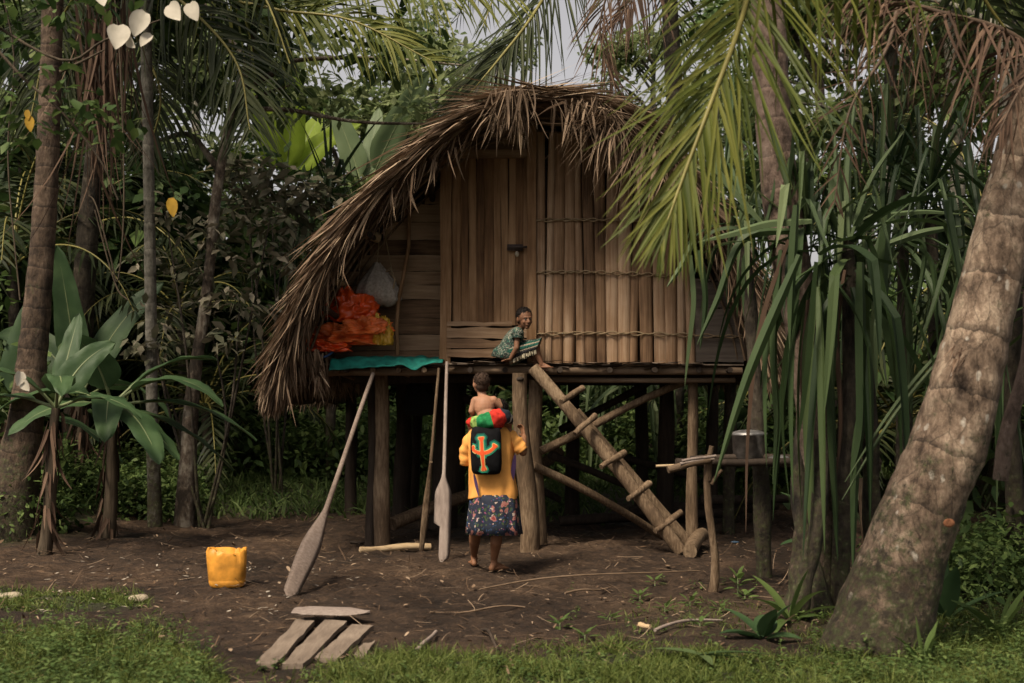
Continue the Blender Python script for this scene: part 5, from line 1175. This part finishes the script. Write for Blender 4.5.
def hand(mb, w_, d, up, s=1.0, right=1, curl=.5):
    """palm, four unequal bent fingers and a side thumb; w_ wrist, d pointing direction, up = back of the hand"""
    w_ = np.array(w_, float); d = nrm(np.array(d, float)); up = np.array(up, float); up = nrm(up - d * np.dot(up, d)); sd = np.cross(d, up) * right
    pal = w_ + d * .045 * s
    for q in (-.02, 0, .02): capsule(mb, w_ + sd * q * .6 * s, .013 * s, w_ + d * .075 * s + sd * q * s, .0115 * s, 10)
    for q, L in ((-.030, .055), (-.010, .066), (.010, .07), (.030, .062)):
        a = w_ + d * .08 * s + sd * q * s; d1 = nrm(d - up * curl * .5); b_ = a + d1 * L * .45 * s; d2 = nrm(d - up * curl * 1.3); c = b_ + d2 * L * .32 * s; d3 = nrm(d - up * curl * 2.2); e = c + d3 * L * .26 * s
        chain(mb, [(a, .0085 * s), (b_, .008 * s), (c, .0075 * s), (e, .006 * s)])
    a = w_ + d * .022 * s + sd * .02 * s; b_ = a + nrm(d * .7 + sd * .9 - up * .2) * .032 * s; c = b_ + nrm(d + sd * .35 - up * .4) * .028 * s
    chain(mb, [(a, .0115 * s), (b_, .0095 * s), (c, .0075 * s)])
def foot(mb, ank, d, s=1.0):
    """heel, arch, ball and five toes on the ground; ank = ankle point"""
    ank = np.array(ank, float); d = nrm(np.array([d[0], d[1], 0.0])); sd = np.array([-d[1], d[0], 0]); h = ank[2]
    fl = ank.copy(); fl[2] = ank[2] - .065 * s
    heel = fl - d * .03 * s + [0, 0, .025 * s]; ball = fl + d * .12 * s + [0, 0, .02 * s]
    capsule(mb, heel, .028 * s, ank, .03 * s); capsule(mb, ank, .03 * s, ball, .022 * s)
    for q in (-.022, .022): capsule(mb, heel, .022 * s, ball + sd * q * s, .018 * s)
    for k, q in enumerate((-.034, -.017, 0, .016, .032)):
        L = (.03, .033, .036, .038, .044)[k]; capsule(mb, ball + sd * q * s, .011 * s, ball + sd * q * 1.15 * s + d * L * s - [0, 0, .006 * s], (.007, .0075, .008, .0085, .011)[k] * s, 8)
def headbone(mb, c, yaw, pitch, s, tilt=0):
    """head with brow, nose, lips, chin and ears; faces local -Y before the yaw"""
    cy, sy = math.cos(yaw), math.sin(yaw); cp, sp = math.cos(pitch), math.sin(pitch); c2, s2 = math.cos(tilt), math.sin(tilt)
    Rm = np.array([[cy, -sy, 0], [sy, cy, 0], [0, 0, 1]]) @ np.array([[1, 0, 0], [0, cp, -sp], [0, sp, cp]]) @ np.array([[c2, 0, s2], [0, 1, 0], [-s2, 0, c2]])
    def W(x, y, z): return np.array(c) + Rm @ (np.array([x, y, z]) * s)
    mb.ell(W(0, .012, .02), (.076 * s, .09 * s, .084 * s), rot=Rm, nu=24, nv=16)      # skull
    mb.ell(W(0, -.028, -.03), (.054 * s, .058 * s, .07 * s), rot=Rm, nu=24, nv=14)       # face
    mb.ell(W(0, -.055, -.083), (.024 * s, .022 * s, .02 * s), rot=Rm)                      # chin
    mb.ell(W(0, -.070, .014), (.045 * s, .016 * s, .012 * s), rot=Rm)                      # brow
    capsule(mb, W(0, -.082, -.002), .008 * s, W(0, -.098, -.03), .0135 * s); 
    for q in (-.011, .011): mb.ell(W(q, -.09, -.034), (.009 * s, .009 * s, .007 * s), rot=Rm)
    mb.ell(W(0, -.083, -.054), (.023 * s, .011 * s, .006 * s), rot=Rm); mb.ell(W(0, -.081, -.064), (.02 * s, .011 * s, .0065 * s), rot=Rm)
    for q in (-1, 1):
        mb.ell(W(.033 * q, -.066, -.032), (.02 * s, .010 * s, .018 * s), rot=Rm)           # cheek
        mb.ell(W(.072 * q, .012, -.008), (.009 * s, .019 * s, .028 * s), rot=Rm)           # ear
    return W, Rm
def remesh(o, vox, smooth=3):
    md = o.modifiers.new('r', 'REMESH'); md.mode = 'VOXEL'; md.voxel_size = vox
    sm = o.modifiers.new('s', 'SMOOTH'); sm.factor = .5; sm.iterations = smooth
    dg = bpy.context.evaluated_depsgraph_get(); me = bpy.data.meshes.new_from_object(o.evaluated_get(dg)); o.modifiers.clear()
    mats = [m_ for m_ in o.data.materials]; o.data = me
    if not me.materials:
        for m_ in mats: me.materials.append(m_)
    me.polygons.foreach_set('use_smooth', [True] * len(me.polygons)); return o
def hair(W, Rm, s, parent, mat, th=1.08, low=-.02, front=.02, seed=1):
    mb = MB(); rg = np.random.default_rng(seed)
    def fn(q): return q * (1 + .018 * np.sin(q[:, :1] * 23 + q[:, 2:] * 17) + .018 * np.sin(q[:, 1:2] * 29))
    mb.ell(W(0, .022, .03), (.074 * s * th, .088 * s * th, .08 * s * th), rot=Rm, nu=30, nv=20, fn=fn)
    mb.ell(W(0, .045, -.01), (.062 * s * th, .055 * s * th, .062 * s * th), rot=Rm, nu=30, nv=14, fn=fn)
    # tight curls break the outline
    n = 900; v = nrm(rg.normal(0, 1, (n, 3))); v = v[(v[:, 2] > -.25) & ~((v[:, 1] < -.55) & (v[:, 2] < .35))]; n = len(v)
    p = np.array([W(*(np.array([0, .022, .03]) + q * [.074 * th, .088 * th, .08 * th])) for q in v])
    mb.rib(p, (v @ Rm.T) + rg.normal(0, .7, (n, 3)), .009 * s, .006 * s, segs=2, prof='flat', rng=rg, curl=90)
    return mb.build('hair', mat, parent)
M['hair'] = plain('black_hair', (.012, .009, .008), .85, .15)
skin_w = skinmat('skin_woman', (.20, .095, .05)); skin_c = skinmat('skin_child', (.32, .165, .10)); skin_g = skinmat('skin_girl', (.16, .078, .045))

def ringf(c, rx, ry, n=48, fold=0, fk=9, ph=0, rz=0, pw=2.3):
    th = np.linspace(0, 2 * math.pi, n, endpoint=False); c_, s_ = np.cos(th), np.sin(th)
    f = 1 + fold * (np.sin(th * fk + ph) * .6 + np.sin(th * (fk * 1.7) + ph * 2.1) * .4)
    x = rx * np.sign(c_) * np.abs(c_) ** (2 / pw) * f; y = ry * np.sign(s_) * np.abs(s_) ** (2 / pw) * f
    return np.stack([c[0] + x * math.cos(rz) - y * math.sin(rz), c[1] + x * math.sin(rz) + y * math.cos(rz), np.full(n, c[2])], -1)
# --- woman, seen from behind
DWo = 11.2
gL = G(474, 567); gR = G(494, 572)
wt = thing('person', ((gL + gR) / 2), 'woman in orange yellow shirt and dark floral skirt, seen from behind below the porch', 'person')
mb = MB()
hipL, hipR = P(481, 505, DWo + .02), P(501, 505, DWo + .02)
kL, kR = P(475, 531, DWo + .03), P(497, 532, DWo - .02); kL[1] += .05; kR[1] += .03
aL = gL + [0, .02, .07]; aR = gR + [0, .02, .07]
for hp, k_, a_, fd in ((hipL, kL, aL, (-.1, 1)), (hipR, kR, aR, (.75, .7))):
    cf = k_ * .68 + a_ * .32 - [0, .022, 0]
    chain(mb, [(hp, .085), (k_, .052), (cf, .052), (a_ + [0, 0, .04], .03), (a_, .031)]); foot(mb, a_, fd, .95)
pel = P(491, 500, DWo + .02); ch = P(490, 450, DWo + .05); nk = P(493, 432, DWo + .12); hd = P(500, 411, DWo + .27)
mb.ell(pel + [0, 0, .03], (.155, .115, .12)); mb.ell((pel + ch) / 2, (.135, .1, .22)); mb.ell(ch, (.16, .11, .2)); capsule(mb, P(474, 434, DWo + .05), .055, P(508, 434, DWo + .05), .055)
chain(mb, [(nk, .06), (hd - [0, 0, .04], .055)])
shL, shR = P(472, 437, DWo + .05), P(510, 436, DWo + .05)
elL = P(467, 462, DWo + .12); wrL = P(470, 452, DWo + .34); elR = P(523, 452, DWo + .03); wrR = P(524, 437, DWo + .22)
chain(mb, [(shL, .05), (elL, .038), (wrL, .027)]); chain(mb, [(shR, .05), (elR, .037), (wrR, .026)])
hand(mb, wrL, (.3, .5, .6), (-.6, .5, -.4), .9, -1, .6); hand(mb, wrR, (-.15, .35, .8), (.8, .5, 0), .9, 1, .8)
W, Rm = headbone(mb, hd, math.pi - .15, math.radians(-28), 1.0)
body = remesh(mb.build('body', skin_w, wt), .0055, 3)
hair(W, Rm, 1.0, wt, M['hair'], 1.12, seed=2)
# shirt
mb = MB(); rings = []
for k, (py, cx, rx, dep, fo) in enumerate([(497.5, 493, 24.5, .15, .035), (492, 493, 24.3, .152, .03), (484, 492.5, 23.5, .15, .028), (472, 491.5, 22.5, .145, .022), (458, 491, 22, .14, .018), (446, 490.5, 22.5, .135, .012), (438, 490.5, 22.8, .12, .01), (432, 490.5, 21, .105, .005), (428, 491, 16, .09, 0), (425.5, 493, 9, .07, 0)]):
    c = P(cx, py, DWo + .04); r = ringf(c, rx * .00877, dep, 60, fo, 7, k * .22, pw=2.5)
    if k < 2: r[:, 2] += .012 * np.sin(np.linspace(0, 2 * math.pi, 60, endpoint=False) * 3 + 1)
    rings.append(r)
rr_ = [catmull([r[j] for r in rings], 44) for j in range(60)]; ctr_ = np.mean(rings[4], 0)
rings = []
for k in range(44):
    r = np.array([rr_[j][k] for j in range(60)]); out = []
    for v in r:
        a = math.atan2(v[1] - ctr_[1], v[0] - ctr_[0]); nzv = 1 - abs(mnoise.noise(Vector((math.cos(a) * 2.2 + v[2] * 1.5, math.sin(a) * 2.2, v[2] * 3.2)))) * 2.6
        nz2 = mnoise.noise(Vector((math.cos(a) * 5, math.sin(a) * 5 + 3, v[2] * 6)))
        out.append(v + np.array([math.cos(a), math.sin(a), 0]) * ((nzv - .4) * .013 + nz2 * .008) * min(1, (43 - k) / 8))
    rings.append(np.array(out))
mb.loft(rings, cap=False)
def sleeve(mb, pts, rr_, n=28):
    pts = catmull(pts, 19); rr = np.interp(np.linspace(0, 1, 19), np.linspace(0, 1, len(rr_)), rr_); 
    rr = rr * (1 + .05 * np.sin(np.arange(19) * 1.3)); mb.tube(pts, rr, n, cap=False, wob=.09)
sleeve(mb, [P(478, 434, DWo + .05), P(470, 441, DWo + .05), P(466.5, 452, DWo + .08), P(466, 464, DWo + .11)], [.05, .062, .06, .058])
sleeve(mb, [P(500, 433, DWo + .05), P(510, 437, DWo + .04), P(517, 444, DWo + .03), P(522.5, 451, DWo + .03)], [.055, .064, .062, .06])
shm = plain('orange_yellow_cotton', (.72, .335, .085), .85, .15, .16, 6, .3)
sh = mb.build('shirt', shm, wt); q = sh.modifiers.new('s', 'SOLIDIFY'); q.thickness = .004
# hibiscus skirt
def floral():
    m, ns, ls, b = newmat('navy_floral_cotton'); tc = ns.new('ShaderNodeTexCoord')
    def vor(sc, off):
        mp = ns.new('ShaderNodeMapping'); mp.inputs['Location'].default_value = (off, off * .3, off * .7); ls.new(tc.outputs['Object'], mp.inputs[0])
        nz = ns.new('ShaderNodeTexNoise'); nz.inputs['Scale'].default_value = 22; ls.new(mp.outputs[0], nz.inputs[0])
        ad = ns.new('ShaderNodeMix'); ad.data_type = 'VECTOR'; ad.inputs[0].default_value = .07; ls.new(mp.outputs[0], ad.inputs[4]); ls.new(nz.outputs['Color'], ad.inputs[5])
        v = ns.new('ShaderNodeTexVoronoi'); v.inputs['Scale'].default_value = sc; v.inputs['Randomness'].default_value = .85; ls.new(ad.outputs[1], v.inputs['Vector']); return v
    cur = None
    base = ns.new('ShaderNodeRGB'); base.outputs[0].default_value = (.006, .011, .026, 1); cur = base.outputs[0]
    for sc, off, rad, col, core in ((22, 3, .33, (.035, .06, .02), None), (27, 9, .25, (.02, .05, .12), None), (14, 0, .36, (.3, .12, .1), (.2, .025, .03)), (22, 5.5, .24, (.38, .3, .26), None), (26, 15.5, .2, (.2, .05, .12), None)):
        v = vor(sc, off); 
        for rd_, cl in ((rad, col), (rad * .42, core)):
            if cl is None: continue
            r = ramp(ns, [(1, 1, 1, rd_ * .85), (0, 0, 0, rd_)]); ls.new(v.outputs['Distance'], r.inputs[0])
            mx = ns.new('ShaderNodeMix'); mx.data_type = 'RGBA'; ls.new(r.outputs[0], mx.inputs[0]); ls.new(cur, mx.inputs[6]); mx.inputs[7].default_value = (*cl, 1); cur = mx.outputs[2]
    ls.new(cur, b.inputs['Base Color']); b.inputs['Roughness'].default_value = .85; return m
mb = MB(); rings = []
for k, (py, cx, rx, dep, fo) in enumerate([(494, 493.5, 21, .13, .02), (500, 493.8, 23, .145, .035), (508, 494, 24, .15, .05), (516, 494, 24.8, .152, .06), (525, 494, 25.6, .155, .07), (533, 494.5, 26.3, .158, .08)]):
    rings.append(ringf(P(cx, py + (1 if k == 5 else 0), DWo + .02), rx * .00877, dep, 80, fo, 8, .5 + k * .08, pw=2.3))
mb.loft(rings, cap=False); q = mb.build('skirt', floral(), wt).modifiers.new('s', 'SOLIDIFY'); q.thickness = .004
purple = plain('purple_cloth', (.06, .03, .09), .8)
mb = MB(); mb.rib(P(474, 474, DWo - .13), [.22, -.02, -1], .21, .026, segs=6, prof='leaf', N=(0, -1, 0)); mb.build('strap_end', purple, wt)
mb = MB(); mb.rib(P(515, 455, DWo - .03), [-.12, -.05, -1], .3, .045, segs=6, prof='leaf', N=(.5, -1, 0)); mb.build('strap_end', purple, wt)
# --- bag
bgc = P(485.5, 452, DWo - .155)
bt = thing('backpack', bgc, 'black backpack with an orange branching figure glowing green and yellow, worn by the woman', 'backpack')
mb = MB(); rings = []
for k, (py, hw, dep) in enumerate([(474.5, 9, .02), (473.5, 13, .04), (470, 14.6, .06), (462, 15.2, .07), (450, 15.3, .07), (440, 15.2, .062), (433, 14.8, .052), (428.5, 13.8, .04), (426.5, 11, .02)]):
    c = P(486.2 + (-.3 if k > 3 else .2), py, DWo - .155); rings.append(ringf(c, hw * .0087, dep, 44, .01, 6, k * .3, pw=3.2))
mb.loft(rings); mb.build('body', plain('black_cloth_bag', (.006, .006, .007), .85, .1, .3, 20, .2), bt)
def emblem(name, wd, col, off, L=1.0):
    mb = MB(); 
    def yb(px, py):   # follow the bulged face of the bag
        u = (px - 486.2) / 15.2; v = (py - 451) / 24; d = .066 * (max(0.02, 1 - min(1, abs(u)) ** 3.2) ** (1 / 3.2)) * (1 - .22 * v * v)
        return DWo - .155 - d - off
    def stroke(pp, w0, w1, blob):
        c = catmull([(a, b_, 0) for a, b_ in pp], 22)
        rad = np.interp(np.linspace(0, 1, 22), [0, .12, .25, .8, 1], [blob, blob, w0, w1, w1]); rad = rad + wd
        e0 = c[0] - nrm(c[1] - c[0]) * wd; e1 = c[-1] + nrm(c[-1] - c[-2]) * wd; c = np.vstack([e0, c, e1]); rad = np.concatenate([[rad[0] * .55], rad, [rad[-1] * .6]])
        T = nrm(np.gradient(c, axis=0)); N_2 = np.stack([-T[:, 1], T[:, 0]], -1); rows = []
        for k in range(len(c)):
            for q in (-1, -.5, 0, .5, 1):
                px, py = c[k, :2] + N_2[k] * rad[k] * q; px = min(max(px, 471.8), 500.5); py = min(max(py, 429.5), 473); rows.append(P(px, py, yb(px, py)))
        V = np.array(rows); i = np.arange(len(c) - 1)[:, None] * 5; j = np.arange(4)[None]; mb.add(V, np.stack([i + j, i + j + 1, i + j + 6, i + j + 5], -1).reshape(-1, 4))
    stroke([(481, 437), (481.5, 442), (481.8, 448), (482.3, 456)], 1.3, 1.6, 2.7)
    stroke([(484, 470.5), (483.3, 465), (482.6, 458), (482.2, 452)], 1.2, 1.6, 2.4)
    for pp in ([(495.5, 444.5), (493, 448.5), (488, 452), (482, 453.5)], [(471.6, 446.5), (474, 450.5), (477.5, 452.5), (482, 453.5)]): stroke(pp, 1.3, 1.6, 2.5)
    mb.ell(P(482.1, 453, yb(482, 453) + .001), ((2.6 + wd) * .0087, .0015, (2.6 + wd) * .0087)); return mb.build(name, col, bt)
emblem('emblem_glow', 3.8, plain('dark_green_print', (.0, .07, .05), .75), .003); emblem('emblem_glow', 2.3, plain('green_print', (.01, .2, .12), .75), .005); emblem('emblem_border', .75, plain('yellow_print', (.55, .42, .16), .75), .007); emblem('emblem_figure', 0, plain('orange_print', (.72, .09, .02), .7), .009)
mb = MB()
for px in (476, 500): mb.rib(P(px, 429, DWo - .14), [0, .55, .4], .32, .035, droop=3.5, segs=8, prof='flat', N=(0, .5, -1))
mb.build('strap', purple, bt)
# --- small child on her shoulders
Dc = DWo - .03
cpos = P(485, 425, Dc)
kt = thing('person', cpos, 'bare backed small child with a shaved head carried on the shoulders of the woman', 'person')
mb = MB()
hp = P(487, 417, Dc); c1 = P(484.5, 407, Dc + .02); c2 = P(484, 401, Dc + .03); hd2 = P(480.8, 383.5, Dc + .07)
mb.ell(hp, (.088, .075, .085)); mb.ell(c1, (.088, .07, .1)); mb.ell(c2 + [0, 0, -.015], (.092, .062, .07)); capsule(mb, P(475.5, 400.5, Dc + .03), .036, P(493.5, 400, Dc + .03), .036)
chain(mb, [(c2, .045), (hd2 - [0, -.005, .055], .036)])
chain(mb, [(P(474.8, 401, Dc + .03), .034), (P(471.6, 411, Dc + .02), .027), (P(474, 418, Dc + .15), .021)]); hand(mb, P(474, 418, Dc + .15), (.5, .8, 0), (0, 0, 1), .55, -1, .5)
chain(mb, [(P(494, 401, Dc + .03), .034), (P(500, 406.5, Dc + .05), .027), (P(498.5, 400.5, Dc + .2), .021)]); hand(mb, P(498.5, 400.5, Dc + .2), (-.2, .8, .2), (0, 0, 1), .55, 1, .5)
chain(mb, [(P(482, 421, Dc), .06), (P(472, 423.5, Dc + .1), .047), (P(474, 436, Dc + .28), .035), (P(474, 441, Dc + .3), .025)]); foot(mb, P(474, 442, Dc + .3), (0, 1), .5)
chain(mb, [(P(491, 421, Dc), .06), (P(507, 421, Dc + .1), .047), (P(508, 434, Dc + .3), .035), (P(508, 440, Dc + .32), .025)]); foot(mb, P(508, 441, Dc + .32), (0, 1), .5)
W, Rm = headbone(mb, hd2, math.pi + .35, math.radians(-8), .93, .05)
remesh(mb.build('body', skin_c, kt), .0045, 3)
hair(W, Rm, .93, kt, plain('shaved_hair', (.045, .028, .02), .9, .15), 1.015, seed=5)
# patterned cloth round the hips, four colours
cols = [plain('red_cotton', (.45, .03, .02), .85, .1, .3, 30), plain('lime_cotton', (.2, .3, .08), .85, .1, .5, 30), plain('green_cotton', (.015, .15, .05), .85, .1, .3, 30), plain('dark_cotton', (.015, .02, .03), .8), plain('white_cotton', (.55, .55, .5), .8)]
mb = MB(); cc = catmull(PP([(466.5, 422, Dc - .03), (473, 422.5, Dc - .06), (481, 422.5, Dc - .1), (490, 421, Dc - .11), (498, 418.5, Dc - .09), (505, 417, Dc - .03), (511.5, 421.5, Dc + .06)]), 37)
rad = np.interp(np.linspace(0, 1, 37), [0, .06, .25, .5, .68, .85, 1], [.012, .034, .062, .078, .082, .06, .02])
rings = []; T = nrm(np.gradient(cc, axis=0))
for k in range(37):
    u = nrm(np.cross(T[k], [0, 0, 1.0])); v = np.cross(u, T[k]); th = np.linspace(0, 2 * math.pi, 24, endpoint=False)
    r = rad[k] * (1 + .07 * np.sin(th * 4 + k * .55) + .05 * np.sin(th * 7 - k * .8)); rings.append(cc[k] + np.outer(np.cos(th) * r * .95, u) + np.outer(np.sin(th) * r, v))
bands = [(0, 6, 0), (6, 11, 1), (11, 19, 2), (19, 26, 0), (26, 31, 3), (31, 33, 4), (33, 36, 3)]
for a, b_, mi in bands: mb.loft(rings[a:b_ + 1], mi, cap=(a == 0 or b_ == 36))
mb.build('trousers', cols, kt)
# --- girl sitting on the porch edge
Dg = 12.78
gp0 = P(508, 362, Dg)
gt = thing('person', gp0, 'young girl in a green patterned dress sitting on the porch edge looking over her shoulder', 'person')
mb = MB()
hipg = P(509, 353, Dg + .02); hipg[2] = ZD + .085; chg = P(513.5, 339, Dg); shg = P(517.5, 332.5, Dg); hdg = P(524.8, 318.5, Dg - .05)
mb.ell(hipg, (.1, .095, .085)); chain(mb, [(hipg, .085), (chg, .075), (shg, .06)]); capsule(mb, shg + [-.0, -.085, -.01], .035, shg + [.0, .085, -.01], .035)
chain(mb, [(shg + [.02, 0, .02], .036), (P(521.5, 327, Dg - .02), .034), (hdg - [.01, 0, .03], .032)])
kn1 = P(536, 345, Dg - .07); an1 = P(541.5, 364, Dg - .08); kn2 = P(533, 347, Dg + .07); an2 = P(537.5, 367.5, Dg + .03)
chain(mb, [(hipg + [.03, -.05, 0], .07), (kn1, .042), (kn1 * .6 + an1 * .4 + [-.012, 0, 0], .037), (an1, .025)]); foot(mb, an1, (.9, -.25), .68)
chain(mb, [(hipg + [.03, .05, 0], .07), (kn2, .042), (kn2 * .6 + an2 * .4 + [-.012, 0, 0], .037), (an2, .025)]); foot(mb, an2, (.9, -.1), .68)
e1 = P(516.5, 348, Dg - .15); w1 = P(510, 359.3, Dg - .12); w1[2] = ZD + .035
chain(mb, [(shg + [0, -.1, -.005], .033), (e1, .026), (w1, .019)]); hand(mb, w1, (-.75, -.3, -.12), (0, 0, 1), .62, 1, .25)
e2 = P(522, 346, Dg + .15); w2 = P(530, 349, Dg + .08)
chain(mb, [(shg + [0, .1, -.005], .033), (e2, .026), (w2, .019)]); hand(mb, w2, (.9, -.2, 0), (0, 0, 1), .62, -1, .3)
gy = math.radians(24)
W, Rm = headbone(mb, hdg, gy, math.radians(6), 1.0, -.05)
gb = remesh(mb.build('body', skin_g, gt), .004, 2)
hair(W, Rm, 1.0, gt, M['hair'], 1.05, seed=9)
for q in (-1, 1):
    ey = MB().ell(W(.026 * q, -.0745, -.004), (.0105, .008, .0065), rot=Rm).build('eye', plain('eye_white', (.12, .1, .09), .4, .4), gt)
    MB().ell(W(.026 * q, -.0805, -.004), (.0055, .004, .0055), rot=Rm).build('pupil', M['hair'], ey)
    MB().ell(W(.026 * q, -.079, .012), (.014, .004, .0028), rot=Rm).build('eyebrow', M['hair'], gt)
def dressmat(name, cols, sc, band=None):
    m, ns, ls, b = newmat(name); tc = ns.new('ShaderNodeTexCoord'); nz = ns.new('ShaderNodeTexNoise'); nz.inputs['Scale'].default_value = sc; nz.inputs['Detail'].default_value = 2
    nz.inputs['Distortion'].default_value = 1.5; ls.new(tc.outputs['Object'], nz.inputs['Vector']); r = ramp(ns, cols); r.color_ramp.interpolation = 'CONSTANT'; ls.new(nz.outputs[0], r.inputs[0]); ls.new(r.outputs[0], b.inputs['Base Color']); b.inputs['Roughness'].default_value = .85; return m
dm = dressmat('green_print_cotton', [(.008, .013, .012, 0), (.008, .055, .038, .42), (.22, .2, .16, .51), (.008, .012, .012, .56), (.012, .075, .05, .64)], 26)
d_dark = plain('dark_green_cotton', (.008, .06, .045), .85); d_beige = dressmat('beige_print', [(.30, .26, .18, 0), (.03, .03, .025, .47), (.36, .32, .24, .55), (.2, .04, .03, .63)], 60); d_black = plain('black_cotton', (.012, .012, .014), .85)
def orient_ring(c, T_, rx, ry, n=36, fo=0, ph=0):
    T_ = nrm(np.array(T_, float)); u = nrm(np.cross(T_, [0, 1.0, 0])); v = np.cross(T_, u); th = np.linspace(0, 2 * math.pi, n, endpoint=False)
    f = 1 + fo * (np.sin(th * 6 + ph) + .5 * np.sin(th * 11 - ph)); return np.array(c) + np.outer(np.cos(th) * rx * f, u) + np.outer(np.sin(th) * ry * f, v)
mb = MB(); T_ = (shg - hipg)
rings = [orient_ring(hipg + np.array([-.05, 0, -.045]), (.25, 0, 1), .13, .17, fo=.04), orient_ring(hipg + [-.02, 0, .01], (.35, 0, 1), .135, .16, fo=.04, ph=.5), orient_ring(hipg * .6 + chg * .4, T_, .115, .14, fo=.03, ph=1), orient_ring(chg, T_, .094, .12, fo=.02, ph=1.4), orient_ring(chg * .3 + shg * .7, T_, .085, .12), orient_ring(shg + [0, 0, .015], T_, .062, .10), orient_ring(shg + [.012, 0, .035], T_, .04, .055)]
mb.loft(rings, cap=False)
sleeve(mb, [shg + [0, -.07, .005], shg + [.0, -.115, -.02], e1 * .45 + shg * .55 + [0, -.07, -.0]], [.05, .06, .05]); sleeve(mb, [shg + [0, .07, .005], shg + [.0, .115, -.02], e2 * .4 + shg * .6 + [0, .06, -.01]], [.05, .055, .048])
# skirt over the thighs down to the knees, banded
km = (kn1 + kn2) / 2; Tk = (km - hipg); bandr = []
for k, (u, rx, ry, mi) in enumerate([(0, .125, .15, 0), (.25, .12, .15, 0), (.45, .105, .15, 1), (.56, .10, .15, 2), (.68, .095, .152, 3), (.8, .092, .152, 2), (.9, .09, .153, 1), (1.0, .088, .153, 1), (1.08, .092, .155, 2), (1.16, .094, .155, 2)]):
    bandr.append((orient_ring(hipg + Tk * u + [0, 0, -.012 * u], Tk * [1, 1, .5] + [0, 0, -.12 * u], rx, ry, fo=.035, ph=k * .3), mi))
for a in range(len(bandr) - 1):
    r0_, r1_ = bandr[a][0], bandr[a + 1][0]
    for j in range(36):
        deg = j * 10; j2 = (j + 1) % 36
        mi = 0 if deg < 40 else 1 if deg < 60 else 2 if deg < 70 else 1 if deg < 90 else 2 if deg < 100 else 3 if deg < 120 else 2 if deg < 150 else 0
        mb.add([r0_[j], r0_[j2], r1_[j2], r1_[j]], [[0, 1, 2, 3]], mi)
dr = mb.build('dress', [dm, d_dark, d_beige, d_black], gt); q = dr.modifiers.new('s', 'SOLIDIFY'); q.thickness = .003
mb = MB(); low = np.array([bandr[a][0][12] * (1 - f) + bandr[a + 1][0][12] * f for a in range(1, 9) for f in (0, .33, .66)])
mb.rib(np.repeat(low, 2, 0) + R.normal(0, .006, (len(low) * 2, 3)), [.1, -.05, -1], .035, .007, segs=2, prof='flat'); mb.build('fringe', plain('cream_thread', (.5, .45, .33), .8), dr)
